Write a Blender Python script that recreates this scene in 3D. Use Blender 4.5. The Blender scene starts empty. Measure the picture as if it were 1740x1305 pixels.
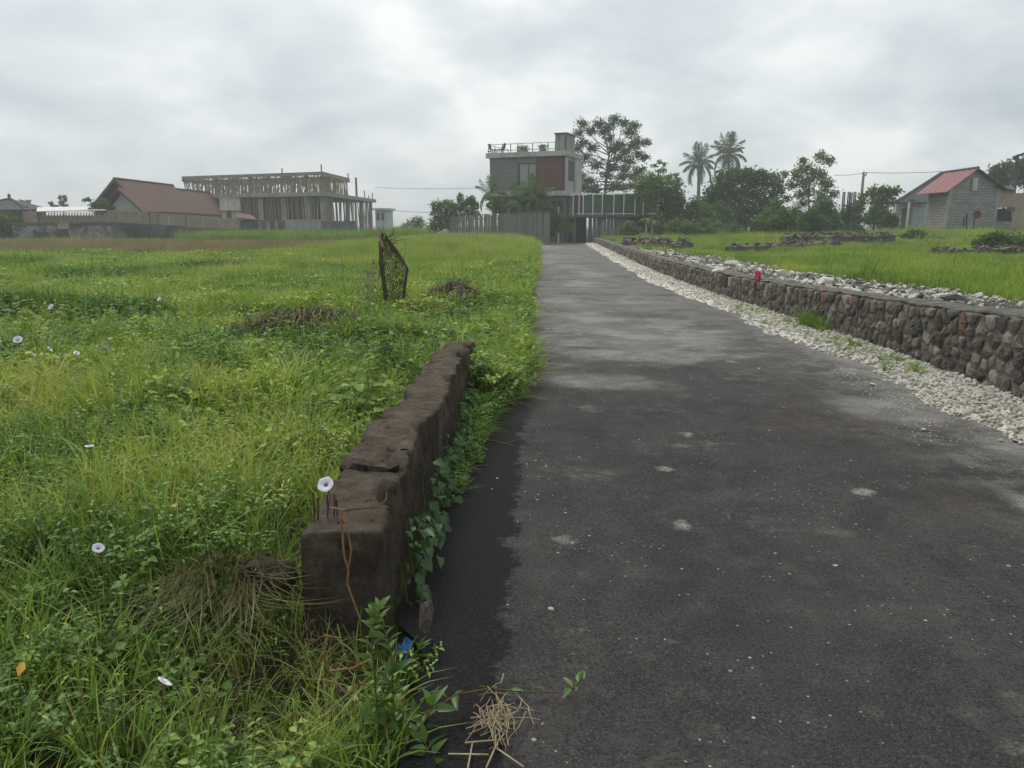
import bpy, math, random
import numpy as np
from mathutils import Vector, Matrix, noise as mnoise

SC = bpy.context.scene
COL = SC.collection
R = math.radians
rnd = random.Random(11)
rg = np.random.default_rng(11)

# ------------------------------------------------------------------ camera
EYE, PITCH, FPX = 1.5, R(11.73), 1300.0
cam = bpy.data.cameras.new('camera'); cam_o = bpy.data.objects.new('camera', cam); COL.objects.link(cam_o)
cam_o.location = (0, 0, EYE); cam_o.rotation_euler = (R(90) - PITCH, 0, 0)
cam.sensor_width = 36; cam.lens = 36 * FPX / 1740; cam.clip_start = .05; cam.clip_end = 6000
SC.camera = cam_o

# ------------------------------------------------------------------ light
SUN_AZ, SUN_EL = R(-28), R(52)          # azimuth from +Y towards +X
world = bpy.data.worlds.new('World'); SC.world = world; world.use_nodes = True
sun = bpy.data.lights.new('sun', 'SUN'); sun.energy = 1.5; sun.angle = R(22); sun.color = (1, .965, .91)
sun_o = bpy.data.objects.new('sun', sun); COL.objects.link(sun_o)
SDIR = Vector((math.sin(SUN_AZ) * math.cos(SUN_EL), math.cos(SUN_AZ) * math.cos(SUN_EL), math.sin(SUN_EL)))
sun_o.rotation_euler = SDIR.to_track_quat('Z', 'Y').to_euler(); sun_o.location = (0, 0, 30)
SC.view_settings.view_transform = 'Standard'; SC.view_settings.look = 'None'
SC.view_settings.exposure = 0.36; SC.view_settings.gamma = 1; SC.view_settings.use_curve_mapping = False
try:
    SC.cycles.max_bounces = 6; SC.cycles.diffuse_bounces = 3; SC.cycles.transmission_bounces = 4
    SC.cycles.transparent_max_bounces = 6; SC.cycles.volume_bounces = 1
    SC.cycles.use_denoising = True
except Exception: pass

class NT:
    """tiny node-tree writer"""
    def __init__(s, tree): s.t = tree; tree.nodes.clear()
    def n(s, typ, props=None, **ins):
        nd = s.t.nodes.new(typ)
        for k, v in (props or {}).items(): setattr(nd, k, v)
        for k, v in ins.items():
            key = int(k[1:]) if k[0] == '_' and k[1:].isdigit() else k.replace('_', ' ')
            s.set(nd.inputs[key], v)
        return nd
    def set(s, sock, v):
        if hasattr(v, 'outputs'): v = v.outputs[0]
        if isinstance(v, bpy.types.NodeSocket): s.t.links.new(v, sock)
        else:
            if isinstance(v, (tuple, list)) and len(v) == 3 and sock.type == 'RGBA': v = (*v, 1)
            sock.default_value = v
    def math(s, op, a, b=0.0, clamp=False):
        return s.n('ShaderNodeMath', dict(operation=op, use_clamp=clamp), _0=a, _1=b)
    def mix(s, f, a, b, mode='MIX'):
        nd = s.t.nodes.new('ShaderNodeMix'); nd.data_type = 'RGBA'; nd.blend_type = mode; nd.clamp_factor = True
        s.set(nd.inputs[0], f); s.set(nd.inputs[6], a); s.set(nd.inputs[7], b)
        return nd.outputs[2]
    def ramp(s, f, pts):
        nd = s.t.nodes.new('ShaderNodeValToRGB'); s.set(nd.inputs[0], f)
        e = nd.color_ramp.elements
        while len(e) < len(pts): e.new(.5)
        for el, (p, c) in zip(e, pts):
            el.position = p; el.color = (*c, 1) if isinstance(c, tuple) else (c, c, c, 1)
        return nd.outputs[0]
    def step(s, v, a, b):
        return s.n('ShaderNodeMapRange', dict(interpolation_type='SMOOTHSTEP'), Value=v, From_Min=a, From_Max=b).outputs[0]
    def noise(s, vec, scale, detail=4, rough=.55, dist=0):
        return s.n('ShaderNodeTexNoise', None, Vector=vec, Scale=scale, Detail=detail, Roughness=rough, Distortion=dist).outputs[0]

# overcast sky: physical sky behind a broken layer of cloud
w = NT(world.node_tree)
tc = w.n('ShaderNodeTexCoord')
sky = w.n('ShaderNodeTexSky', dict(sky_type='NISHITA', sun_disc=False, sun_elevation=SUN_EL, sun_rotation=SUN_AZ, dust_density=3.0))
sx = w.n('ShaderNodeSeparateXYZ', None, Vector=tc.outputs['Generated'])
zz = w.math('ADD', w.math('MAXIMUM', sx.outputs[2], 0.0), .42)
pl = w.n('ShaderNodeCombineXYZ', None, X=w.math('DIVIDE', sx.outputs[0], zz), Y=w.math('DIVIDE', sx.outputs[1], zz), Z=w.math('MULTIPLY', sx.outputs[2], 1.6))
n1 = w.noise(pl, 2.7, 9, .52, .2)
n2 = w.noise(w.n('ShaderNodeVectorMath', dict(operation='ADD'), _0=pl, _1=(7.3, 2.1, 4.0)), .95, 5, .5, .3)
cl = w.math('ADD', w.math('MULTIPLY', n1, .58), w.math('MULTIPLY', n2, .42))
ccol = w.ramp(cl, [(.36, (.38, .435, .485)), (.44, (.48, .53, .565)), (.51, (.575, .615, .635)), (.60, (.76, .785, .77))])
glow = w.n('ShaderNodeVectorMath', dict(operation='DOT_PRODUCT'), _0=tc.outputs['Generated'], _1=tuple(SDIR))
g = w.math('POWER', w.math('MAXIMUM', glow.outputs['Value'], 0.0), 9.0)
ccol = w.mix(w.math('MULTIPLY', g, .85), ccol, (1.2, 1.2, 1.13))
bg1 = w.n('ShaderNodeBackground', None, Color=ccol, Strength=1.0)
bg2 = w.n('ShaderNodeBackground', None, Color=sky, Strength=.1)
mx = w.n('ShaderNodeMixShader', None, Fac=.90); w.set(mx.inputs[1], bg2); w.set(mx.inputs[2], bg1)
w.n('ShaderNodeOutputWorld', None, Surface=mx)

# ------------------------------------------------------------------ helpers
SLOPE = .0393                              # the road runs slightly to the right
CP, SP = math.cos(PITCH), math.sin(PITCH)
def P(u, v, y):
    """point at distance y ahead that stands at picture position u, v"""
    a = PITCH + math.atan((v - 652.5) / FPX)
    z = EYE - y * math.tan(a)
    return Vector(((u - 870) / FPX * (y * CP - (z - EYE) * SP), y, z))
def G(u, v, z=0.0):
    a = PITCH + math.atan((v - 652.5) / FPX)
    return P(u, v, (EYE - z) / math.tan(a))
def mpp(y): return y * .985 / FPX
def sm(x, a, b):
    t = np.clip((x - a) / (b - a), 0, 1); return t * t * (3 - 2 * t)
def fbm(x, y, s=1.0, seed=0.0):
    return mnoise.noise(Vector((x * s + seed, y * s - seed, seed * .37))) + .5 * mnoise.noise(Vector((x * s * 2.1 + seed, y * s * 2.1, 3.1 + seed)))

def OFF(y):
    """the right side of the lane bends a little inward half way along"""
    return float(np.interp(y, [-50, 9.5, 11.5, 13.3, 15.5, 18.5, 22, 28, 39, 55, 73, 150], [-.13, -.12, -.17, -.28, -.42, -.51, -.55, -.50, -.30, -.02, .25, .25]))
def XR(s, y):
    t = min(max((s - 1.5) / 1.9, 0), 1)
    return s + SLOPE * y + OFF(y) * t * t * (3 - 2 * t)
ROOT = {}
def tag(o, label=None, cat=None, group=None, kind=None):
    if label: o['label'] = label
    if cat: o['category'] = cat
    if group: o['group'] = group
    if kind: o['kind'] = kind
    return o
def thing(name, label, cat, loc=(0, 0, 0), rz=0.0, group=None):
    o = bpy.data.objects.new(name, None); COL.objects.link(o)
    o.location = loc; o.rotation_euler = (0, 0, rz); o.empty_display_size = .2
    ROOT[o.name] = Vector(loc)
    return tag(o, label, cat, group)
def link(name, me, mat, parent=None, label=None, kind=None, loc=None, rot=None, scale=None):
    o = bpy.data.objects.new(name, me); COL.objects.link(o)
    if mat is not None and not me.materials: me.materials.append(mat)
    if parent: o.parent = parent
    if loc is not None: o.location = loc
    if rot is not None: o.rotation_euler = rot
    if scale is not None: o.scale = scale
    if label: o['label'] = label
    if kind: o['kind'] = kind
    return o
def copy_tree(o, parent=None):
    c = o.copy(); COL.objects.link(c); c.parent = parent
    for ch in list(o.children): copy_tree(ch, c)
    return c

class MB:
    def __init__(s): s.v = []; s.f = []
    def add(s, vs, fs):
        b = len(s.v); s.v += [tuple(x) for x in vs]; s.f += [tuple(b + i for i in f) for f in fs]; return s
    def box(s, x0, x1, y0, y1, z0, z1):
        return s.add([(x0, y0, z0), (x1, y0, z0), (x1, y1, z0), (x0, y1, z0), (x0, y0, z1), (x1, y0, z1), (x1, y1, z1), (x0, y1, z1)],
                     [(3, 2, 1, 0), (4, 5, 6, 7), (0, 1, 5, 4), (1, 2, 6, 5), (2, 3, 7, 6), (3, 0, 4, 7)])
    def hexa(s, b, t):
        """bottom ring of 4 and top ring of 4"""
        return s.add(list(b) + list(t), [(3, 2, 1, 0), (4, 5, 6, 7), (0, 1, 5, 4), (1, 2, 6, 5), (2, 3, 7, 6), (3, 0, 4, 7)])
    def prism(s, poly, off):
        n = len(poly); off = Vector(off); a = [Vector(p) for p in poly]
        fs = [tuple(range(n))[::-1], tuple(range(n, 2 * n))] + [(i, (i + 1) % n, n + (i + 1) % n, n + i) for i in range(n)]
        return s.add(a + [p + off for p in a], fs)
    def tube(s, pts, r, n=6, cap=True):
        pts = [Vector(p) for p in pts]; k = len(pts)
        rs = r if isinstance(r, (list, tuple)) else [r] * k
        vs = []; prev = None
        for i, p in enumerate(pts):
            d = (pts[min(i + 1, k - 1)] - pts[max(i - 1, 0)])
            if d.length < 1e-9: d = Vector((0, 0, 1))
            d.normalize()
            ref = prev if prev is not None else (Vector((1, 0, 0)) if abs(d.x) < .9 else Vector((0, 1, 0)))
            a = (ref - d * ref.dot(d))
            if a.length < 1e-6: a = d.orthogonal()
            a.normalize(); prev = a; b = d.cross(a)
            for j in range(n):
                t = 2 * math.pi * j / n
                vs.append(p + (a * math.cos(t) + b * math.sin(t)) * rs[i])
        fs = [(i * n + j, i * n + (j + 1) % n, (i + 1) * n + (j + 1) % n, (i + 1) * n + j) for i in range(k - 1) for j in range(n)]
        if cap: fs += [tuple(range(n))[::-1], tuple(range((k - 1) * n, k * n))]
        return s.add(vs, fs)
    def mesh(s, name, mat, off=None, smooth=False):
        me = bpy.data.meshes.new(name)
        vs = s.v if off is None else [(x - off[0], y - off[1], z - off[2]) for x, y, z in s.v]
        me.from_pydata(vs, [], s.f)
        if smooth: me.polygons.foreach_set('use_smooth', [True] * len(me.polygons))
        if mat: me.materials.append(mat)
        return me
    def build(s, name, mat, parent=None, root=None, label=None, smooth=False, kind=None):
        """root: the thing whose origin the coordinates are measured from (None: coordinates are local)"""
        off = ROOT[root.name] if root is not None else None
        return link(name, s.mesh(name, mat, off, smooth), mat, parent, label, kind)
def W(mb, name, mat, root, parent=None, **k): return mb.build(name, mat, parent or root, root, **k)

def np_mesh(name, V, F, mat, smooth=False):
    """V (n,3), F (m,k) arrays -> mesh, quickly"""
    me = bpy.data.meshes.new(name); V = np.asarray(V, np.float32); F = np.asarray(F, np.int32)
    k = F.shape[1]
    me.vertices.add(len(V)); me.vertices.foreach_set('co', V.ravel())
    me.loops.add(F.size); me.loops.foreach_set('vertex_index', F.ravel())
    me.polygons.add(len(F)); me.polygons.foreach_set('loop_start', np.arange(0, F.size, k, dtype=np.int32))
    if smooth: me.polygons.foreach_set('use_smooth', np.ones(len(F), bool))
    me.update(calc_edges=True); me.validate()
    if mat: me.materials.append(mat)
    return me

# ------------------------------------------------------------------ materials
MATS = {}
def newmat(name):
    m = bpy.data.materials.new(name); m.use_nodes = True
    t = NT(m.node_tree); return m, t
def finish(t, col, rough=.85, spec=.25, bump=None, bstr=.3, bdist=.02, extra=None, metallic=0.0):
    b = t.n('ShaderNodeBsdfPrincipled', None, Base_Color=col, Roughness=rough)
    b.inputs['Specular IOR Level'].default_value = spec; b.inputs['Metallic'].default_value = metallic
    if bump is not None:
        bp = t.n('ShaderNodeBump', None, Height=bump, Strength=bstr, Distance=bdist)
        t.set(b.inputs['Normal'], bp)
    t.n('ShaderNodeOutputMaterial', None, Surface=b)
def mat(name, c1, c2=None, scale=3.0, rough=.85, spec=.25, bump=.3, bscale=30, bdist=.01, stretch=(1, 1, 1), rand=0.0, streak=None, detail=6, metallic=0.0):
    """mottled surface: two colours mixed by noise, optional dark run-off streaks, optional spread between objects"""
    if name in MATS: return MATS[name]
    m, t = newmat(name)
    co = t.n('ShaderNodeTexCoord').outputs['Object']
    vec = t.n('ShaderNodeMapping', None, Vector=co, Scale=stretch)
    oi = t.n('ShaderNodeObjectInfo')
    vec = t.n('ShaderNodeVectorMath', dict(operation='ADD'), _0=vec, _1=t.n('ShaderNodeCombineXYZ', None, X=t.math('MULTIPLY', oi.outputs['Random'], 37.0), Y=0.0, Z=0.0))
    c2 = c2 or tuple(x * .7 for x in c1)
    n = t.noise(vec, scale, detail, .62)
    col = t.mix(t.step(n, .33, .67), c1, c2)
    if rand:
        col = t.mix(t.math('MULTIPLY', oi.outputs['Random'], rand), col, tuple(x * .45 for x in c1))
    if streak:
        sv = t.n('ShaderNodeMapping', None, Vector=co, Scale=(streak[1], streak[1], .18))
        col = t.mix(t.math('MULTIPLY', t.step(t.noise(sv, 1.6, 5, .6), .48, .68), streak[2]), col, streak[0])
    finish(t, col, rough, spec, t.noise(vec, bscale, 5, .6) if bump else None, bump, bdist, metallic=metallic)
    MATS[name] = m; return m

def foliage(name, stops, tint=True, trans=.34, gloss=.025, nscale=.6, island=.45, lump=.35, rough=.55):
    """leaf surface; the ramp runs over patch tint, plant-to-plant noise and leaf-to-leaf spread"""
    if name in MATS: return MATS[name]
    m, t = newmat(name)
    geo = t.n('ShaderNodeNewGeometry')
    isl = geo.outputs['Random Per Island']
    f = t.math('MULTIPLY', t.math('SUBTRACT', isl, .5), island)
    if tint:
        at = t.n('ShaderNodeAttribute', dict(attribute_type='INSTANCER', attribute_name='tint'))
        f = t.math('ADD', f, at.outputs['Fac'])
    else:
        n = t.noise(geo.outputs['Position'], nscale, 3, .5)
        f = t.math('ADD', f, t.math('ADD', .5, t.math('MULTIPLY', t.math('SUBTRACT', n, .5), lump * 4)))
    col = t.ramp(f, stops)
    d = t.n('ShaderNodeBsdfDiffuse', None, Color=col)
    tr = t.n('ShaderNodeBsdfTranslucent', None, Color=t.mix(1.0, col, (1.0, 1.06, .62), 'MULTIPLY'))
    gl = t.n('ShaderNodeBsdfGlossy', None, Color=(.8, .85, .8), Roughness=rough)
    a = t.n('ShaderNodeMixShader', None, Fac=trans); t.set(a.inputs[1], d); t.set(a.inputs[2], tr)
    b = t.n('ShaderNodeMixShader', None, Fac=gloss); t.set(b.inputs[1], a); t.set(b.inputs[2], gl)
    t.n('ShaderNodeOutputMaterial', None, Surface=b)
    MATS[name] = m; return m

GRASS = foliage('grass', [(.0, (.055, .112, .022)), (.25, (.124, .220, .040)), (.5, (.250, .368, .066)), (.72, (.40, .47, .095)), (.88, (.50, .47, .15)), (1., (.54, .44, .22))])
DRYGRASS = foliage('dry_grass', [(.0, (.09, .10, .03)), (.35, (.21, .18, .075)), (.7, (.33, .27, .14)), (1., (.42, .35, .21))], trans=.25)
WEED = foliage('weed_leaf', [(.0, (.050, .105, .026)), (.3, (.105, .205, .046)), (.6, (.212, .338, .066)), (.85, (.40, .465, .085)), (1., (.50, .46, .12))], gloss=.03, rough=.5)
DEAD = foliage('dead_leaf', [(.0, (.035, .022, .014)), (.4, (.085, .055, .035)), (.75, (.17, .12, .075)), (1., (.27, .21, .13))], trans=.15, gloss=.02)
LEAF_DARK = foliage('leaf_dark', [(.0, (.028, .060, .020)), (.45, (.060, .115, .034)), (.8, (.115, .175, .050)), (1., (.17, .22, .07))], tint=False)
LEAF_MID = foliage('leaf_mid', [(.0, (.044, .088, .024)), (.45, (.095, .165, .040)), (.8, (.165, .24, .056)), (1., (.24, .29, .08))], tint=False)
LEAF_PALE = foliage('leaf_pale', [(.0, (.075, .115, .045)), (.45, (.125, .19, .066)), (.8, (.19, .25, .09)), (1., (.26, .29, .12))], tint=False)
LEAF_NEAR = foliage('leaf_near', [(.0, (.035, .075, .016)), (.45, (.070, .140, .026)), (.8, (.12, .21, .036)), (1., (.20, .26, .05))], tint=False, nscale=3, gloss=.04, rough=.45)
LEAF_WALL = foliage('leaf_wall', [(.0, (.022, .060, .016)), (.45, (.040, .095, .024)), (.8, (.065, .135, .032)), (1., (.10, .17, .04))], tint=False, nscale=3, gloss=.04, rough=.45)
BARK = mat('bark', (.11, .09, .07), (.06, .05, .04), 3, stretch=(1, 1, .3), bump=.6)
BARK_GREY = mat('bark_grey', (.19, .17, .14), (.11, .10, .08), 3, stretch=(1, 1, .3), bump=.5)
CONC = mat('concrete', (.34, .33, .30), (.22, .215, .20), .9, streak=((.12, .12, .11), 2.2, .5))
CONC_PALE = mat('concrete_pale', (.48, .47, .44), (.36, .355, .33), .9, streak=((.20, .20, .18), 2, .5))
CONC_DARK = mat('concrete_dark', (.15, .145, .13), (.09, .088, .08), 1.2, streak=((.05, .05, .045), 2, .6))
BLACK = mat('dark_void', (.025, .026, .028), (.018, .018, .02), 2, bump=0)  # near-black colour standing in for the shade inside openings
DARKMETAL = mat('dark_metal', (.05, .05, .052), (.035, .035, .037), 5, rough=.55, bump=.1)
WHITE = mat('white_paint', (.72, .73, .72), (.58, .59, .58), 1.5, rough=.6, bump=.1, streak=((.35, .35, .33), 2.5, .4))
RUST = mat('rust', (.11, .06, .04), (.055, .035, .028), 25, bump=.6)
POLE_WOOD = mat('pole_wood', (.40, .325, .225), (.26, .21, .145), 3, stretch=(1, 1, .2), rand=.55)
STRAW = mat('straw', (.46, .37, .24), (.30, .23, .14), 30, rand=.5, bump=.2)
STEM = mat('stem', (.17, .10, .05), (.10, .06, .035), 30, rand=.3, bump=.3)
STEM_GREEN = mat('stem_green', (.10, .12, .035), (.14, .09, .04), 20, rand=.3, bump=.1)
SOIL = mat('soil', (.075, .055, .042), (.040, .030, .024), 4, bump=1.0, bscale=12, bdist=.05)

# ------------------------------------------------------------------ ground, road, gravel
def wall_h(y): return .50 + .27 * math.exp(-max(y - 6.2, -2) / 5.0)
def S(x, y):
    s = x - SLOPE * y
    return s - OFF(y) if s > 2.4 else s
HEAPS = [(-2.35, 8.9, 1.15, .75, .30), (-1.2, 8.6, .8, .7, .12), (-.95, 13.2, .75, .8, .26)]
def s_ok(x): return x < 1
def H(x, y):
    s = S(x, y) + .17 * (float(sm(y, 2.75, 2.45)) if abs(y) < 30 and s_ok(x) else 0)
    n = fbm(x, y, .45, 5.0) * .05 + fbm(x, y, 1.7, 9.0) * .02
    if s < -.30:
        t = float(sm(-s, .46, .70))
        z = .03 + .10 * float(sm(y, 2.3, 3.2)) * (1 - float(sm(y, 7, 10))) + n
        z += .12 * float(sm(y, 1.0, 2.4)) * float(sm(-s, .9, 1.6)) * (1 - float(sm(y, 5, 9)))
        z += .26 * float(sm(y, 24, 40)) * float(sm(-s, .5, 2.5)) * (1 - float(sm(-s, 9, 15)))
        z -= .10 * (1 - float(sm(y, 2.0, 2.7))) * (1 - float(sm(-s, .7, 1.3)))
        z -= .24 * math.exp(-(((x + .70) / .20) ** 2 + ((y - 2.36) / .26) ** 2))
        for hx, hy, rx, ry, hh in HEAPS:
            q = ((x - hx) / rx) ** 2 + ((y - hy) / ry) ** 2
            if q < 4: z += hh * math.exp(-q * 1.3)
        return (-.06) * (1 - t) + z * t
    if s < 4.16: return -.06
    t = float(sm(s, 4.16, 4.26))
    z = min(wall_h(y) - .10, .50) + n + .24 * float(sm(y, 16, 60)) * float(sm(s, 6, 15)) * (1 - .6 * float(sm(y, 90, 160)))
    if y > 45: z += .30 * float(sm(s, 22, 27)) * float(sm(y, 42, 54)) * (1 - float(sm(y, 90, 160)))
    return (-.06) * (1 - t) + z * t
cs = np.concatenate([[-2500, -1200, -600, -300, -150, -110], np.linspace(-80, -12, 40), np.linspace(-11.5, -2, 48), np.linspace(-1.85, -.25, 26),
                     [.5, 1.5, 2.5, 3.5, 4.16, 4.20, 4.26], np.linspace(4.4, 9, 30), np.linspace(9.4, 20, 28), np.linspace(21, 80, 36), [110, 150, 300, 600, 1200, 2500]])
rs_ = np.concatenate([[-2500, -800, -200, -50, -20, -9], np.linspace(-6, 1, 10), np.linspace(1.15, 14, 84), np.linspace(14.4, 40, 60), np.linspace(41, 90, 44), [110, 150, 250, 500, 1000, 2500]])
V = []; nc, nr = len(cs), len(rs_)
for y in rs_:
    for s in cs:
        x = XR(s, max(min(y, 150), -20)); far = max(abs(s), abs(y)) > 160
        V.append((x, y, H(x, y) if not far else (.0 if s < 0 else .0)))
ii, jj = np.meshgrid(np.arange(nr - 1), np.arange(nc - 1), indexing='ij')
a = (ii * nc + jj).ravel(); F = np.stack([a, a + 1, a + nc + 1, a + nc], 1)
m, t = newmat('field_earth')
co = t.n('ShaderNodeTexCoord').outputs['Object']
xyz = t.n('ShaderNodeSeparateXYZ', None, Vector=co)
ss = t.math('SUBTRACT', xyz.outputs[0], t.math('MULTIPLY', xyz.outputs[1], SLOPE))
wob = t.math('MULTIPLY', t.math('SUBTRACT', t.noise(co, .9, 4), .5), 2.4)
green = t.ramp(t.noise(co, 1.3, 6, .65), [(.25, (.030, .040, .012)), (.5, (.050, .080, .016)), (.75, (.085, .115, .026))])
fine = t.noise(co, 22, 5, .65)
green = t.mix(t.step(fine, .40, .62), green, (.045, .036, .024))
# cut rice stubble in the far field on the left
dry = t.math('MULTIPLY', t.math('MULTIPLY', t.step(t.math('ADD', xyz.outputs[1], wob), 32.5, 38.0), t.step(t.math('ADD', xyz.outputs[1], wob), 61.0, 57.0)),
             t.step(t.math('ADD', xyz.outputs[0], wob), -8.5, -12.5))
green = t.mix(dry, green, t.ramp(t.noise(co, 3, 6, .7), [(.3, (.17, .13, .075)), (.7, (.30, .245, .14))]))
rub = t.math('MULTIPLY', t.step(ss, 3.3, 3.5), t.step(t.math('ADD', ss, wob), 7.4, 6.2))
rub = t.math('MULTIPLY', rub, t.step(xyz.outputs[1], 50.0, 36.0))
grey = t.ramp(t.noise(co, 2.6, 7, .7), [(.3, (.045, .042, .038)), (.52, (.12, .115, .105)), (.7, (.26, .25, .225))])
col = t.mix(rub, green, grey)
finish(t, col, .95, .1, t.noise(co, 14, 6, .7), .9, .06)
ground = tag(link('ground', np_mesh('ground', V, F, m, True), m), 'grassy field earth on both sides of the asphalt lane', kind='structure')

def sheet(name, mat_, ys, edges, zf, nx=14, smooth=True):
    V = []; k = nx + 1
    for y in ys:
        a, b = edges(y)
        for i in range(k):
            s = a + (b - a) * i / nx; x = XR(s, y)
            V.append((x, y, zf(x, y, s, i / nx)))
    ii, jj = np.meshgrid(np.arange(len(ys) - 1), np.arange(nx), indexing='ij'); q = (ii * k + jj).ravel()
    return link(name, np_mesh(name, V, np.stack([q, q + 1, q + k + 1, q + k], 1), mat_, smooth), mat_)

m, t = newmat('asphalt')
co = t.n('ShaderNodeTexCoord').outputs['Object']
xyz = t.n('ShaderNodeSeparateXYZ', None, Vector=co); X, Y = xyz.outputs[0], xyz.outputs[1]
ss = t.math('SUBTRACT', X, t.math('MULTIPLY', Y, SLOPE))
big = t.noise(co, .8, 5, .6, .4); mid = t.noise(co, 4.5, 6, .68); fin = t.noise(co, 70, 4, .7); tiny = t.noise(co, 240, 2, .6)
base = t.ramp(big, [(.3, (.041, .0395, .039)), (.5, (.059, .0562, .0545)), (.7, (.077, .0705, .067))])
base = t.mix(t.math('MULTIPLY', t.step(t.noise(co, .55, 3, .5, .6), .52, .68), .45), base, (.082, .066, .058))
base = t.mix(t.math('MULTIPLY', t.step(mid, .48, .70), .7), base, (.098, .092, .086))
base = t.mix(t.math('MULTIPLY', t.step(t.noise(co, 2.2, 7, .72, .5), .52, .40), .55), base, (.034, .033, .034))
base = t.mix(t.math('MULTIPLY', t.step(t.noise(co, 9, 6, .75), .60, .74), .6), base, (.17, .163, .15))
base = t.mix(t.math('MULTIPLY', t.step(fin, .52, .36), .8), base, (.022, .021, .021))
base = t.mix(t.math('MULTIPLY', t.step(t.noise(co, 110, 3, .7), .55, .68), .7), base, (.15, .145, .135))
base = t.mix(t.math('MULTIPLY', t.step(tiny, .56, .70), .55), base, (.17, .165, .15))
# faint tyre tracks along the lane
trk = t.noise(t.n('ShaderNodeMapping', None, Vector=co, Scale=(3.2, .16, 1), Rotation=(0, 0, .04)), 1.0, 5, .6)
base = t.mix(t.math('MULTIPLY', t.step(trk, .55, .75), .4), base, (.105, .10, .094))
# lime dust tracked over the lane
def patch(cx, cy, rx, ry):
    d = t.n('ShaderNodeVectorMath', dict(operation='LENGTH'), _0=t.n('ShaderNodeCombineXYZ', None, X=t.math('DIVIDE', t.math('SUBTRACT', X, cx), rx), Y=t.math('DIVIDE', t.math('SUBTRACT', Y, cy), ry), Z=0.0))
    return t.step(t.math('ADD', d.outputs['Value'], t.math('MULTIPLY', t.math('SUBTRACT', t.noise(co, 1.1, 5, .6), .5), 2.4)), 1.15, .35)
dust = None
for args in [(1.85, 10.8, 1.9, 3.0), (1.6, 9.0, 1.2, .7), (1.0, 12.5, 1.2, 1.2), (2.5, 24, .9, 2.5), (1.4, 33, 1.2, 3), (1.9, 20, 1.0, 3.0), (1.1, 15.4, 1.4, 1.0), (2.6, 15.5, 1.0, 1.2), (2.2, 28, .8, 3), (2.0, 38, 1.3, 5), (2.6, 54, 1.6, 8), (.6, 7.4, .8, .5), (3.1, 6.2, .5, .8), (2.85, 3.95, .16, .5), (3.0, 3.0, .25, .5)]:
    p_ = patch(*args); dust = p_ if dust is None else t.math('MAXIMUM', dust, p_)
strk = t.noise(t.n('ShaderNodeMapping', None, Vector=co, Scale=(.9, 1.15, 1), Rotation=(0, 0, .15)), 1.3, 8, .74)
rightside = t.step(ss, 2.0, 3.6)
dust = t.math('MULTIPLY', dust, t.math('ADD', .42, t.math('MULTIPLY', t.step(strk, .38, .62), .58)))
dust = t.math('MAXIMUM', dust, t.math('MULTIPLY', t.step(t.math('ADD', strk, t.math('MULTIPLY', t.step(Y, 4.0, 14.0), .16)), .56, .76), .62))
dust = t.math('MAXIMUM', dust, t.math('MULTIPLY', rightside, t.math('MULTIPLY', t.step(t.noise(co, 2.6, 8, .78), .42, .62), .95)))
spill = t.step(t.math('ADD', ss, t.math('MULTIPLY', t.math('SUBTRACT', t.noise(co, 1.9, 8, .75), .5), 2.6)), 2.75, 3.7)
dust = t.math('MAXIMUM', dust, t.math('MULTIPLY', spill, .95))
dust = t.math('MULTIPLY', dust, t.math('ADD', .35, t.math('MULTIPLY', t.step(fin, .38, .6), .65)))
left = t.step(t.math('ADD', ss, t.math('ADD', t.math('MULTIPLY', t.math('SUBTRACT', mid, .5), .40), t.math('MULTIPLY', t.math('SUBTRACT', t.noise(co, 26, 3, .6), .5), .12))), -.155, -.10)
left = t.math('MAXIMUM', left, t.step(Y, 5.6, 6.4))
far_ = t.math('MULTIPLY', t.step(Y, 5.5, 14.0), .34)          # paler with distance: lime dust, plus grazing reflection painted in
dust = t.math('MAXIMUM', dust, t.math('MULTIPLY', far_, t.math('ADD', .45, t.math('MULTIPLY', t.step(big, .35, .6), .55))))
dust = t.math('MULTIPLY', dust, left)
col = t.mix(t.math('MULTIPLY', dust, .92), base, (.37, .355, .32))
# crushed specks of lime
for sc_, thr, amt in ((5.5, .075, .95), (13, .11, .95), (30, .16, .85)):
    vo = t.n('ShaderNodeTexVoronoi', None, Vector=co, Scale=sc_)
    keep = t.math('GREATER_THAN', t.n('ShaderNodeSeparateColor', None, Color=vo.outputs['Color']).outputs[0], .72)
    sp = t.math('MULTIPLY', t.step(vo.outputs['Distance'], thr, thr * .6), t.math('MULTIPLY', keep, t.step(t.noise(co, 1.7, 4), .42, .58)))
    col = t.mix(t.math('MULTIPLY', sp, amt), col, (.52, .51, .47))
# splats of dried cement
vo = t.n('ShaderNodeTexVoronoi', None, Vector=t.n('ShaderNodeVectorMath', dict(operation='ADD'), _0=co, _1=t.n('ShaderNodeVectorMath', dict(operation='SCALE'), _0=t.n('ShaderNodeTexNoise', None, Vector=co, Scale=9.0, Detail=4.0).outputs['Color'], Scale=.16)), Scale=2.1)
keep = t.math('GREATER_THAN', t.n('ShaderNodeSeparateColor', None, Color=vo.outputs['Color']).outputs[1], .50)
sp = t.math('MULTIPLY', t.math('MULTIPLY', t.step(vo.outputs['Distance'], .16, .04), keep), left)
col = t.mix(t.math('MULTIPLY', sp, t.math('MULTIPLY', t.step(fin, .32, .56), .85)), col, (.36, .35, .315))
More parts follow.
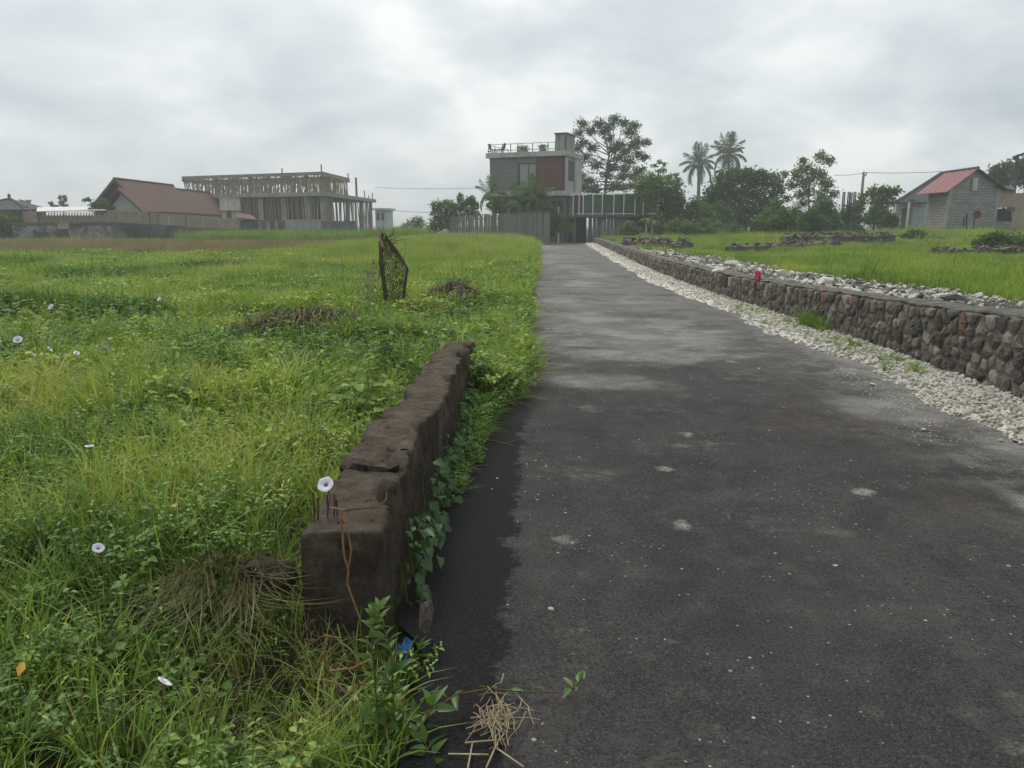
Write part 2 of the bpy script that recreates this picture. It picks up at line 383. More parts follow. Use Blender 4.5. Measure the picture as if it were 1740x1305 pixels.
# clean damp margin along the low wall
col = t.mix(left, t.mix(t.step(fin, .4, .7), (.017, .0165, .0172), (.034, .033, .033)), col)
hgt = t.math('ADD', t.math('MULTIPLY', fin, 1.0), t.math('MULTIPLY', tiny, .6))
b = t.n('ShaderNodeBsdfPrincipled', None, Base_Color=col, Roughness=.92)
b.inputs['Specular IOR Level'].default_value = .10
t.set(b.inputs['Normal'], t.n('ShaderNodeBump', None, Height=hgt, Strength=.9, Distance=.012))
t.n('ShaderNodeOutputMaterial', None, Surface=b)
ys = np.concatenate([np.linspace(-8, 1, 10), np.linspace(1.1, 12, 90), np.linspace(12.4, 70, 80)])
tag(sheet('road', m, ys, lambda y: (-.60 + .18 * float(sm(y, 2.75, 2.45)) + .05 * fbm(0, y, 1.3, 2), 4.15), lambda x, y, s, f: .012 * fbm(x, y, .5, 3) - .02 * (abs(f - .45) ** 2), 30),
    'dark asphalt lane dusted with lime running to the house', kind='structure')

LIME = mat('lime_stone', (.80, .77, .67), (.62, .59, .50), 6, rand=.4, bump=.7, bscale=25, bdist=.02)
LIMEBED = mat('lime_dust', (.74, .71, .62), (.48, .455, .385), 9, bump=1.0, bscale=45, bdist=.03)
def strip_in(y): return 3.52 + .20 * fbm(1.0, y, .6, 4) + .12 * fbm(3.0, y, 2.4, 8) + .05 * fbm(5.0, y, 7.0, 3) - .12 * float(sm(y, 16, 40))
tag(sheet('gravel_strip', LIMEBED, np.concatenate([np.linspace(1, 14, 120), np.linspace(14.2, 66, 130)]), lambda y: (strip_in(y), 4.16),
    lambda x, y, s, f: -.01 + .055 * float(sm(f, 0, .25)) + .03 * f + .025 * fbm(x, y, 4.5, 1) * float(sm(f, .0, .2)), 12),
    'strip of pale crushed limestone between lane and stone wall', kind='structure')

# ------------------------------------------------------------------ rocks
import bmesh
def rock_mesh(name, seed, npts=13, sq=(1, 1, .7), mat_=None):
    r = random.Random(seed); bm = bmesh.new()
    for i in range(npts):
        v = Vector((r.gauss(0, 1), r.gauss(0, 1), r.gauss(0, 1))).normalized() * r.uniform(.8, 1.05)
        bm.verts.new((v.x * sq[0] * .5, v.y * sq[1] * .5, v.z * sq[2] * .5))
    res = bmesh.ops.convex_hull(bm, input=bm.verts)
    bmesh.ops.delete(bm, geom=[g for g in res['geom_interior'] if isinstance(g, bmesh.types.BMVert)], context='VERTS')
    me = bpy.data.meshes.new(name); bm.to_mesh(me); bm.free()
    if mat_: me.materials.append(mat_)
    return me
def proto(name, me):
    """source for scattered ground cover; lives only inside its own unlinked collection"""
    return bpy.data.objects.new(name, me)

def scatter(name, label, pts, rot, scl, idx, tint, protos):
    me = bpy.data.meshes.new(name); n = len(pts)
    me.vertices.add(n); me.vertices.foreach_set('co', np.asarray(pts, np.float32).ravel())
    for nm, typ, arr in (('rot', 'FLOAT_VECTOR', rot), ('scl', 'FLOAT_VECTOR', scl)):
        at = me.attributes.new(nm, typ, 'POINT'); at.data.foreach_set('vector', np.asarray(arr, np.float32).ravel())
    at = me.attributes.new('idx', 'INT', 'POINT'); at.data.foreach_set('value', np.asarray(idx, np.int32))
    at = me.attributes.new('tint', 'FLOAT', 'POINT'); at.data.foreach_set('value', np.asarray(tint, np.float32))
    cc = bpy.data.collections.new(name + '_kinds')
    for i, p in enumerate(protos):
        p.name = f'{name}_kind_{i:02d}'; cc.objects.link(p)
    ng = bpy.data.node_groups.new(name, 'GeometryNodeTree')
    ng.interface.new_socket('Geometry', in_out='INPUT', socket_type='NodeSocketGeometry')
    ng.interface.new_socket('Geometry', in_out='OUTPUT', socket_type='NodeSocketGeometry')
    N = ng.nodes; L = ng.links
    gi = N.new('NodeGroupInput'); go = N.new('NodeGroupOutput'); iop = N.new('GeometryNodeInstanceOnPoints'); ci = N.new('GeometryNodeCollectionInfo')
    ci.inputs['Collection'].default_value = cc; ci.inputs['Separate Children'].default_value = True; ci.inputs['Reset Children'].default_value = True
    def na(nm, typ):
        nd = N.new('GeometryNodeInputNamedAttribute'); nd.data_type = typ; nd.inputs['Name'].default_value = nm
        return nd.outputs['Attribute']
    e2r = N.new('FunctionNodeEulerToRotation'); L.new(na('rot', 'FLOAT_VECTOR'), e2r.inputs[0])
    L.new(gi.outputs[0], iop.inputs['Points']); L.new(ci.outputs[0], iop.inputs['Instance']); iop.inputs['Pick Instance'].default_value = True
    L.new(na('idx', 'INT'), iop.inputs['Instance Index']); L.new(e2r.outputs[0], iop.inputs['Rotation']); L.new(na('scl', 'FLOAT_VECTOR'), iop.inputs['Scale'])
    L.new(iop.outputs[0], go.inputs[0])
    o = bpy.data.objects.new(name, me); COL.objects.link(o)
    md = o.modifiers.new('scatter', 'NODES'); md.node_group = ng
    return tag(o, label, kind='stuff')

def gravel_points(n, y0, y1, sfun, power=1.5):
    out = []
    while len(out) < n:
        u = rg.random(); y = (y0 ** (1 - power) + u * (y1 ** (1 - power) - y0 ** (1 - power))) ** (1 / (1 - power))
        s = sfun(y); out.append((XR(s, y), y))
    return out
pk = [proto('p', rock_mesh('pebble', 100 + i, 11, (1, .8 + .1 * (i % 3), .6), LIME)) for i in range(6)]
pp, sc = [], []
def strip_s(y):
    a = strip_in(y); return a + (4.14 - a) * rg.random() ** .9
for x, y in gravel_points(28000, 2.4, 60, strip_s, 1.8):
    s = S(x, y); f = (s - strip_in(y)) / (4.15 - strip_in(y))
    z = -.005 + .055 * float(sm(f, 0, .25)) + .03 * f + .025 * fbm(x, y, 4.5, 1) * float(sm(f, 0, .2))
    k = (.010 + .052 * rg.random() ** 3.8) * (1 + .025 * y)
    pp.append((x, y, z + k * .12)); sc.append((k, k, k))
# strays rolled out on the asphalt
def stray_s(y):
    return strip_in(y) - abs(rg.normal()) * .42 if rg.random() < .70 else rg.uniform(-.3, 3.4)
for x, y in gravel_points(5200, 1.7, 40, stray_s, 1.9):
    s = S(x, y)
    if s < -.38: continue
    k = (.004 + .013 * rg.random() ** 3.5) * (1 + .05 * y)
    pp.append((x, y, .012 * fbm(x, y, .5, 3) + k * .1 - .012)); sc.append((k, k, k))
# second spill beside the strip
for i in range(900):
    q = rg.random(); y = 5.2 + 3.0 * q + rg.normal() * .12; s = 2.95 + .45 * q + rg.normal() * .11
    k = .007 + .016 * rg.random() ** 2
    pp.append((XR(s, y), y, k * .1 - .005)); sc.append((k, k, k))
n = len(pp)
scatter('gravel', 'pale crushed limestone gravel along the foot of the stone wall', pp, rg.uniform(-.6, .6, (n, 3)) + np.array([0, 0, 1]) * rg.uniform(0, 6.28, (n, 1)), sc, rg.integers(0, 6, n), rg.random(n), pk)

# ------------------------------------------------------------------ stone wall on the right
STONE = None
m, t = newmat('field_stone')
co = t.n('ShaderNodeTexCoord').outputs['Object']; geo = t.n('ShaderNodeNewGeometry'); oi = t.n('ShaderNodeObjectInfo')
rv = t.math('FRACT', t.math('ADD', t.math('MULTIPLY', geo.outputs['Random Per Island'], 1.0), oi.outputs['Random']))
c = t.ramp(rv, [(.0, (.085, .077, .066)), (.18, (.19, .165, .135)), (.32, (.30, .27, .22)), (.46, (.12, .112, .10)), (.58, (.26, .225, .17)), (.70, (.095, .085, .072)), (.80, (.19, .17, .14)), (.90, (.22, .125, .085)), (.97, (.34, .32, .27))])
c = t.mix(t.math('MULTIPLY', t.step(t.noise(co, 9, 6, .7), .42, .66), .65), c, (.055, .052, .046))
c = t.mix(t.math('MULTIPLY', t.step(t.noise(co, 30, 4, .7), .56, .72), .35), c, (.30, .29, .25))
finish(t, c, .9, .15, t.noise(co, 28, 6, .75), 1.0, .03)
STONE = m
MORTAR = mat('mortar', (.155, .145, .128), (.085, .079, .07), 7, bump=1.0, bscale=40, bdist=.02)
CAP = mat('wall_cap', (.185, .172, .148), (.085, .079, .068), 5, bump=1.0, bscale=30, bdist=.04, streak=None)
RW = thing('stone_wall', 'long low retaining wall of mortared rubble stones along the lane', 'wall', (4.11 + SLOPE * 6, 6, 0))
WY0, WY1 = 2.4, 66.0
mb = MB(); ysw = np.concatenate([np.linspace(WY0, 15, 60), np.linspace(15.5, WY1, 90)])
for j, y in enumerate(ysw):                       # core: front face, top and back
    h = wall_h(y)
    for s, z in ((4.143, -.1), (4.143, h - .05), (4.30, h - .07), (4.56, h - .07), (4.56, -.1)):
        mb.v.append((XR(s, y) + .008 * fbm(y, z, 3, 2), y, z))
k = 5
for j in range(len(ysw) - 1):
    for i in range(k - 1): mb.f.append((j * k + i, (j + 1) * k + i, (j + 1) * k + i + 1, j * k + i + 1))
mb.f += [tuple(range(5)), tuple(range((len(ysw) - 1) * 5, len(ysw) * 5))[::-1]]
W(mb, 'core', MORTAR, RW)
mb = MB(); nprof = 11                                             # mortar cap, uneven
for j, y in enumerate(np.concatenate([np.linspace(WY0, 15, 220), np.linspace(15.2, WY1, 190)])):
    h = wall_h(y); ww = fbm(y, 1, 1.3, 6) * .018
    prof = [(4.19, -.05), (4.172, -.034 + ww), (4.158, -.016 + .5 * ww), (4.168, -.003), (4.20, .004), (4.28, .008), (4.38, .006), (4.47, .0), (4.54, -.012), (4.575, -.05), (4.565, -.09)]
    for i, (s, dz) in enumerate(prof):
        mb.v.append((XR(s, y) + .030 * fbm(y, s * 2, 4.5, 1), y, h + dz + .024 * fbm(s * 3, y, 3.4, 7) + .012 * fbm(s * 8, y * 3, 3.0, 17)))
for j in range(409):
    for i in range(nprof - 1): mb.f.append((j * nprof + i, (j + 1) * nprof + i, (j + 1) * nprof + i + 1, j * nprof + i + 1))
mb.f += [tuple(range(nprof))[::-1], tuple(range(409 * nprof, 410 * nprof))]
W(mb, 'coping', CAP, RW, smooth=True)

def clip(poly, px, py, nx, ny):
    out = []
    for i in range(len(poly)):
        a, b = poly[i], poly[(i + 1) % len(poly)]
        da = (a[0] - px) * nx + (a[1] - py) * ny; db = (b[0] - px) * nx + (b[1] - py) * ny
        if da <= 0: out.append(a)
        if da * db < 0:
            q = da / (da - db); out.append((a[0] + (b[0] - a[0]) * q, a[1] + (b[1] - a[1]) * q))
    return out
def stone_cells(y0, y1, size, h_of, r):
    pts = []; y = y0
    while y < y1:
        rows = max(2, int(round((h_of(y) + .02) / (size * .92))))
        for i in range(rows):
            pts.append((y + r.uniform(-.46, .46) * size + (i % 2) * size * .5, (i + .5 + r.uniform(-.42, .42)) * (h_of(y) - .025) / rows - .02))
        y += size
    pts = [p for p in pts if r.random() > .17]
    pts.sort(); res = []
    for i, p in enumerate(pts):
        poly = [(p[0] - size * 1.1, -.08), (p[0] + size * 1.1, -.08), (p[0] + size * 1.1, h_of(p[0]) - .016), (p[0] - size * 1.1, h_of(p[0]) - .016)]
        for q in pts[max(0, i - 26):i + 27]:
            if q is p: continue
            dx, dy = q[0] - p[0], q[1] - p[1]
            if dx * dx + dy * dy > (2.6 * size) ** 2: continue
            poly = clip(poly, p[0] + dx / 2, p[1] + dy / 2, dx, dy)
            if len(poly) < 3: break
        if len(poly) >= 3: res.append((p, poly))
    return res
def stone_geo(p, poly, r, gap):
    """a rough stone that fills its cell: outer ring in the mortar, a proud inner ring, an off-centre peak"""
    cx = sum(q[0] for q in poly) / len(poly); cy = sum(q[1] for q in poly) / len(poly)
    pts = []
    for i in range(len(poly)):                                    # cut the corners so the stone is rounded
        a, b = poly[i], poly[(i + 1) % len(poly)]
        L = math.hypot(b[0] - a[0], b[1] - a[1])
        if L < .03: pts.append(((a[0] + b[0]) / 2, (a[1] + b[1]) / 2)); continue
        for q in (.12, .88): pts.append((a[0] + (b[0] - a[0]) * q, a[1] + (b[1] - a[1]) * q))
    n = len(pts); pr = r.uniform(.016, .050); vs = []
    size = max(max(q[0] for q in pts) - min(q[0] for q in pts), .05)
    g = max(.55, 1 - 2 * gap / size)
    jit = [r.uniform(.78, 1.05) for _ in range(n)]
    for k, (sc_, out) in enumerate(((g, -.03), (g * .94, pr * .55), (g * .62, pr))):
        for i, (a, b) in enumerate(pts):
            q = sc_ * jit[i]
            y = cx + (a - cx) * q; z = cy + (b - cy) * q
            vs.append((XR(4.15, y) - out * (1 if k < 2 else r.uniform(.75, 1.2)), y, z))
    vs.append((XR(4.15, cx) - pr * r.uniform(1.0, 1.25), cx + r.uniform(-.02, .02), cy + r.uniform(-.02, .02)))
    fs = [(k * n + i, (k + 1) * n + i, (k + 1) * n + (i + 1) % n, k * n + (i + 1) % n) for k in range(2) for i in range(n)]
    fs += [(2 * n + i, 3 * n, 2 * n + (i + 1) % n) for i in range(n)]
    return vs, fs
r = random.Random(5)
near = stone_cells(5.35, 12.6, .138, wall_h, r); near.sort(key=lambda c: c[0][0])
mass = MB()
for i, (p, poly) in enumerate(near):
    vs, fs = stone_geo(p, poly, r, .009)
    if i < 296: W(MB().add(vs, fs), 'stone', STONE, RW)
    else: mass.add(vs, fs)
for y0, y1, sz in ((12.6, 30, .15), (30, 65.5, .20), (2.45, 5.35, .15)):
    for p, poly in stone_cells(y0, y1, sz, wall_h, r):
        mass.add(*stone_geo(p, poly, r, .011))
W(mass, 'stone_facing', STONE, RW, kind='stuff')
PAINT = mat('red_paint', (.42, .035, .05), (.30, .03, .045), 12, bump=.3)
PAINTPALE = mat('red_paint_faint', (.27, .10, .10), (.20, .09, .085), 12, bump=.3)
yq = 13.75; hq = wall_h(yq)
mb = MB(); pv = []
pts = [(-.10, 0), (-.04, .005), (.05, 0), (.10, .01), (.105, .10), (.085, .165), (.02, .155), (-.05, .165), (-.095, .15), (-.115, .07)]
mb.prism([(XR(4.13, yq + a), yq + a, hq - .02 + b) for a, b in pts], (.035, 0, 0))
W(mb, 'painted_stone', PAINT, RW, label='red painted stone set upright on the wall edge')
mb = MB()
pts = [(-.05, .0), (.06, .0), (.055, -.06), (.03, -.10), (.022, -.19), (.0, -.20), (-.006, -.12), (-.03, -.08)]
mb.prism([(XR(4.085, yq + a), yq + a, hq - .02 + b) for a, b in pts], (.006, 0, 0))
W(mb, 'paint_drip', PAINTPALE, RW, label='faded red paint run down the wall face')

# rubble strewn behind the wall
pk = [proto('p', rock_mesh('chunk', 300 + i, 12, (1, .85, .6), LIME if i < 5 else STONE)) for i in range(8)]
pp, sc = [], []
for i in range(15000):
    u = rg.random(); y = (3.0 ** -.3 + u * (46 ** -.3 - 3.0 ** -.3)) ** (1 / -.3)
    band = .5 + .5 * math.sin(y * .7) * .3
    s = 4.62 + abs(rg.normal()) * (.5 + .2 * band) if rg.random() < .62 else rg.uniform(4.6, 6.9)
    x = XR(s, y)
    if fbm(x, y, .5, 21) < -.15 and rg.random() < .8: continue
    k = (.025 + .11 * rg.random() ** 3.4) * (1 + .014 * y)
    pile = .14 * max(0, fbm(x, y, .45, 33)) * float(sm(s, 4.55, 4.8)) * float(sm(s, 7.0, 5.2))
    pp.append((x, y, H(x, y) + k * .15 + pile + rg.random() * pile)); sc.append((k, k, k * .9))
n = len(pp); idx = np.where(rg.random(n) < .80, rg.integers(0, 5, n), rg.integers(5, 8, n))
scatter('rubble', 'heaped white limestone and grey rubble behind the stone wall', pp, rg.uniform(-.5, .5, (n, 3)) + np.array([0, 0, 1]) * rg.uniform(0, 6.28, (n, 1)), sc, idx, rg.random(n), pk)
# bigger pieces lying alone
ck = [rock_mesh('limestone_chunk', 500 + i, 16, (1, .8, .62), LIME) for i in range(4)]
for i, (u, v, k, lab) in enumerate([(1248, 444, .5, 'largest white limestone chunk on the rubble, left of the red painted stone'), (1222, 452, .36, 'white limestone chunk just behind the wall top, left of the largest chunk'), (1330, 458, .40, 'white limestone chunk right of the red painted stone'),
                                    (1180, 437, .36, 'white limestone chunk farthest along the rubble towards the house'), (1402, 470, .34, 'white limestone chunk on the rubble nearest the camera')]):
    q = G(u, v + 4, wall_h(18) + .05)
    o = link('limestone_chunk', ck[i % 4], None, loc=(q.x, q.y, H(q.x, q.y) + .16 * k + .05), rot=(r.uniform(-.3, .3), r.uniform(-.3, .3), r.uniform(0, 6)), scale=(k, k, k * .8))
    tag(o, lab, 'stone', 'limestone chunks behind the wall')
for i, (u, v, k, lab) in enumerate([(1568, 732, .055, 'white pebble out on the asphalt left of the pebble pair near the gravel strip'), (1701, 750, .05, 'left one of two white pebbles near the gravel strip at the right'), (1734, 755, .055, 'right one of two white pebbles near the gravel strip at the right'), (1482, 655, .07, 'white pebble beside the thin gravel spill on the lane'),
                                    (845, 814, .024, 'white pebble on the damp dark margin beside the low wall'), (836, 832, .014, 'tiny white pebble just below another on the damp dark margin'), (1290, 628, .05, 'white pebble alone on the middle of the lane near the dust patch')]):
    q = G(u, v)
    o = link('white_pebble', ck[i % 4], None, loc=(q.x, q.y, k * .2), rot=(0, 0, r.uniform(0, 6)), scale=(k, k, k * .8))
    tag(o, lab, 'pebble', 'loose pebbles on the lane')

# ------------------------------------------------------------------ low broken wall on the left
m, t = newmat('mossy_concrete')
co = t.n('ShaderNodeTexCoord').outputs['Object']; geo = t.n('ShaderNodeNewGeometry')
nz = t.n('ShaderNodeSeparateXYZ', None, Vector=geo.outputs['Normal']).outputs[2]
st = t.noise(t.n('ShaderNodeMapping', None, Vector=co, Scale=(7, 7, .7)), 1.0, 5, .6)
c = t.ramp(t.noise(co, 5, 7, .7), [(.28, (.036, .027, .018)), (.46, (.082, .064, .046)), (.62, (.150, .122, .092)), (.76, (.24, .21, .172))])
c = t.mix(t.math('MULTIPLY', t.step(st, .48, .66), .55), c, (.075, .066, .024))
c = t.mix(t.math('MULTIPLY', t.step(nz, .5, .9), .5), c, t.ramp(t.noise(co, 14, 6, .7), [(.3, (.085, .066, .050)), (.55, (.185, .150, .116)), (.72, (.31, .265, .215))]))  # upward faces painted lighter, light on the wall top put into the colour
c = t.mix(t.math('MULTIPLY', t.step(t.noise(co, 38, 4, .7), .58, .72), .4), c, (.20, .18, .15))
vo = t.n('ShaderNodeTexVoronoi', None, Vector=co, Scale=48.0)
c = t.mix(t.math('MULTIPLY', t.math('MULTIPLY', t.step(t.math('ADD', vo.outputs['Distance'], t.math('MULTIPLY', t.noise(co, 130, 3, .7), .5)), .62, .40), t.math('GREATER_THAN', t.n('ShaderNodeSeparateColor', None, Color=vo.outputs['Color']).outputs[0], .80)), .38), c, (.19, .175, .15))
c = t.mix(t.math('MULTIPLY', t.step(t.noise(co, 17, 5, .8), .44, .34), .8), c, (.018, .015, .012))
finish(t, c, .95, .15, t.math('ADD', t.noise(co, 26, 7, .8), t.math('MULTIPLY', t.noise(co, 90, 4, .7), .7)), 1.0, .03)
MOSSY = m
LW = thing('low_wall', 'low dark weathered concrete wall standing along the left lane edge', 'wall', (-.55, 2.6, 0))
def wall_body(y0, y1, top, sR, sL, rough, seed, zb=-.32, nseg=60, ch=.03):
    """rounded rough block between y0 and y1; right face at sR(y), left face at sL(y)"""
    mb = MB(); rows = []
    ysq = [y0 + (y1 - y0) * i / nseg for i in range(nseg + 1)]
    def ring(y, inset):
        a, b, h = sR(y) - inset, sL(y) + inset, top(y) - inset
        pr = [(a, zb), (a, zb + (h - zb) * .25), (a, zb + (h - zb) * .5), (a, zb + (h - zb) * .75), (a, h - ch), (a - ch * .3, h - ch * .3), (a - ch, h)]
        pr += [(a + (b - a) * q, h) for q in (.25, .42, .58, .75)] + [(b + ch, h), (b + ch * .3, h - ch * .3), (b, h - ch), (b, zb + (h - zb) * .6), (b, zb + (h - zb) * .3), (b, zb)]
        out = []
        ch1 = max(0, mnoise.noise((1.5, y * 4.5, seed)) - .08) * .12; ch2 = max(0, mnoise.noise((8.5, y * 5.5, seed)) - .1) * .12
        for q_, (s, z) in enumerate(pr):
            if 4 <= q_ <= 6: s -= ch1 * .8; z -= ch1
            if 11 <= q_ <= 13: s += ch2 * .8; z -= ch2
            d = Vector((mnoise.noise((s * 9, y * 7, z * 9 + seed)), mnoise.noise((s * 9 + 9, y * 7, z * 9 + seed)), mnoise.noise((s * 9, y * 7 + 5, z * 9 + seed)))) * rough
            d += Vector((mnoise.noise((s * 24, y * 20, z * 24 + seed)), 0, mnoise.noise((s * 24, y * 20 + 7, z * 24 + seed)))) * rough * .55
            d += Vector((mnoise.noise((s * 60, y * 55, z * 50 + seed)), 0, mnoise.noise((s * 60, y * 55 + 7, z * 50 + seed)))) * rough * .38
            out.append(Vector((s + SLOPE * y, y, z)) + d)
        return out
    R_ = [ring(y0 + .0, .06), ring(y0 + .012, .02)] + [ring(y, 0) for y in ysq[1:-1]] + [ring(y1 - .01, .02), ring(y1, .05)]
    k = len(R_[0])
    for q in R_: mb.v += [tuple(p) for p in q]
    for j in range(len(R_) - 1):
        for i in range(k - 1): mb.f.append((j * k + i, j * k + i + 1, (j + 1) * k + i + 1, (j + 1) * k + i))
    for base, rev in ((0, False), ((len(R_) - 1) * k, True)):
        h2 = k // 2
        for i in range(h2 - 0):
            a, b, c2, d = base + i, base + i + 1, base + k - 2 - i, base + k - 1 - i
            if b >= c2: mb.f.append((a, b, d) if not rev else (d, b, a)); break
            mb.f.append((d, c2, b, a) if not rev else (a, b, c2, d))
    return mb
sr = lambda y: -.590 - .006 * (y - 2.6) + .012 * math.sin(y * 3)
sl = lambda y: sr(y) - .295 + .05 * float(sm(y, 3, 7)) + .012 * math.sin(y * 2.1 + 1)
def wtop(y):
    return .400 + .055 * float(sm(y, 2.6, 3.0)) + .028 * float(sm(y, 3.22, 3.27)) + .016 * math.sin(y * 2.3) * float(sm(y, 3.3, 4)) - .02 * float(sm(abs(y - 4.6), .16, .05)) - .03 * float(sm(y, 6.6, 7.0))
W(wall_body(2.6, 7.05, wtop, sr, sl, .018, 3.0, nseg=230, ch=.022), 'body', MOSSY, LW, smooth=True)
slab = wall_body(3.17, 3.40, lambda y: .497 + .012 * math.sin(y * 19), lambda y: sr(y) - .02, lambda y: sl(y) + .015, .026, 15.0, zb=.455, nseg=22, ch=.008)
W(slab, 'slab_fragment', MOSSY, LW, smooth=True, label='thin broken slab lying across the wall top')
for i, (u, v0, v1, lean) in enumerate([(533, 878, 836, -.02), (539, 876, 846, .02), (556, 876, 840, -.01), (566, 868, 838, .03), (572, 866, 848, -.02)]):
    a = P(u, v0, 2.72 + .012 * i); b = P(u + lean * 60, v1, 2.72 + .012 * i); a.z = .40
    W(MB().tube([a, (a + b) / 2 + Vector((.003, 0, 0)), b], .0036, 6), 'rebar_stub', RUST, LW)
BR = rock_mesh('broken_stone', 71, 22, (1, .7, .62), MOSSY)
o = link('broken_stone', BR, None, loc=(-.93, 2.70, .20), rot=(.1, .2, .6), scale=(.30, .26, .22)); tag(o, 'dark lump of broken concrete lying beside the wall end in the grass', 'stone')
SH = rock_mesh('stone_shard', 83, 16, (.55, .30, 1.1), mat('shard', (.24, .18, .145), (.10, .08, .065), 9, bump=.6))
q = G(722, 1092, 0); o = link('stone_shard', SH, None, loc=(q.x, q.y + .02, .09), rot=(.25, .15, .3), scale=(.13, .11, .2)); tag(o, 'brown pointed stone shard leaning on the foot of the low wall', 'stone')
BLUE = mat('blue_plastic', (.02, .12, .28), (.015, .07, .16), 9, rough=.45, bump=.3)
mb = MB(); q = G(697, 1118, 0)
g2 = [[(q.x - .04 + .035 * i / 4 + .012 * math.sin(j * 2 + i), q.y + .05 * math.sin(i * 1.3 + j), .0 + .055 * j / 4 + .01 * math.sin(i * 2)) for i in range(5)] for j in range(5)]
mb.add([p for row in g2 for p in row], [(j * 5 + i, j * 5 + i + 1, j * 5 + i + 6, j * 5 + i + 5) for j in range(4) for i in range(4)])
o = mb.build('plastic_scrap', BLUE); tag(o, 'crumpled blue plastic scrap half hidden by leaves at the wall foot', 'scrap')

# ------------------------------------------------------------------ modern house at the end of the lane
HA = R(22); HC = P(960, 300, 68.5)
hx0, hy0 = HC.x, 68.5
house = thing('modern_house', 'box shaped three level house with red slatted panel, grey cladding and roof terrace', 'house', (hx0, hy0, 0), -HA)
def hx(u, back=0.0):
    """distance along the front (negative to the left) of picture column u"""
    k = (u - 870) / FPX
    # hx0 + x cos a + back sin a = k * ((hy0 - x sin a + back cos a) * CP - 4 * SP)
    A = math.cos(HA) + k * math.sin(HA) * CP
    return (k * ((hy0 + back * math.cos(HA)) * CP - 4 * SP) - hx0 - back * math.sin(HA)) / A
def hz(v, u=960):
    x = hx(u); return P(u, v, hy0 - x * math.sin(HA)).z
def LB(name, m_, *b, parent=None, label=None): return MB().box(*b).build(name, m_, parent or house, None, label)
xl = hx(832); D = 4.6
z_r0, z_r1 = hz(264.5), hz(256)      # roof slab
z_f0, z_f1 = hz(332), hz(324)        # first floor slab
CLAD = mat('grey_cladding', (.205, .198, .19), (.15, .145, .14), 1.5, stretch=(.4, .4, 6), bump=.3)
REDP = mat('red_slats', (.150, .060, .046), (.115, .047, .038), 2, bump=.3)
GLASS = mat('window_glass', (.06, .075, .08), (.05, .06, .065), 1, rough=.12, spec=.5, bump=0)
CURT = mat('pale_curtain', (.30, .33, .33), (.22, .25, .25), 3, stretch=(6, 6, .3), bump=.2)
LB('core', CONC_PALE, xl + .06, -.06, .12, D, z_f1 + .002, z_r0 - .002)
LB('roof_slab', CONC_PALE, xl - .25, .18, -.28, D + .2, z_r0, z_r1)
LB('floor_slab', CONC_PALE, xl - .1, .12, -.15, D + .1, z_f0, z_f1)
z0, z1 = z_f1 + .01, z_r0 - .01
xa, xb = hx(880), hx(911.5)
n = 14
for i in range(n):
    h = (z1 - z0) / n
    LB('cladding_board', CLAD, xl + .02, xa - .01, -.02 + .006 * (i % 2), .11, z0 + i * h + .012, z0 + (i + 1) * h - .012)
w_ = LB('window', DARKMETAL, xa, xb, .05, .115, z0, z1)
zt = z1 - (z1 - z0) * .17; xm = (xa + xb) / 2
LB('lintel_board', CLAD, xa, xb, -.015, .045, zt + .02, z1)
for q0, q1, m_ in ((xa + .20, xm + .10, CURT), (xm + .22, xb - .08, CURT)):
    LB('pane', m_, q0, q1, .02, .046, z0 + .35, zt - .12, parent=w_)
LB('pane', GLASS, xa + .05, xb - .05, .025, .040, zt - .09, zt, parent=w_)
rail_ = MB()
for i in range(9): rail_.box(xa + (xb - xa) * (i + .5) / 9 - .012, xa + (xb - xa) * (i + .5) / 9 + .012, -.06, -.035, z0, z0 + .75)
rail_.box(xa, xb, -.07, -.03, z0 + .75, z0 + .80)
rail_.build('balcony_railing', DARKMETAL, house)
xr1 = hx(957)
n = 15
for i in range(n):
    h = (z1 - z0) / n
    LB('red_slat', REDP, xb + .05, xr1 - .12, -.05 + .004 * (i % 2), .10, z0 + i * h + .006, z0 + (i + 1) * h - .004)
LB('panel_edge', DARKMETAL, xr1 - .11, -.02, -.06, .11, z0, z1)
LB('side_window', DARKMETAL, -.055, -.02, 1.1, 2.6, z0 + .9, z1 - .25, label='tall dark window slit in the side wall')
LB('side_wall', CONC_PALE, -.058, .10, 2.7, D + .05, z_f1, z_r0 - .004)
# stair tower on the roof
xt = hx(944); zt2 = hz(228)
LB('stair_tower', CONC, xt, .16, -.2, 2.2, z_r1 + .001, zt2)
LB('tower_cap', CONC_DARK, xt - .08, .24, -.28, 2.3, zt2 + .001, zt2 + .12)
LB('tower_door', CONC_DARK, xt + .85, xt + 1.0, -.215, -.19, z_r1 + .02, zt2 - .05)
# terrace railing
zr = hz(241); rb = MB()
tops = [832, 855, 869, 881, 906, 932, 944]
for u in tops:
    x = hx(u); rb = MB().box(x - .028, x + .028, -.2, -.15, z_r1, zr); rb.build('railing_post', DARKMETAL, house)
rb = MB()
for z in (zr, z_r1 + .18): rb.box(xl - .12, xt, -.195, -.155, z - .02, z + .02)
for z in (zr, z_r1 + .18): rb.box(xl - .12, xl - .08, -.2, D, z - .02, z + .02)
rb.build('handrail', DARKMETAL, house)
for yq in (1.5, 3, D): LB('railing_post', DARKMETAL, xl - .12, xl - .07, yq - .025, yq + .025, z_r1, zr)
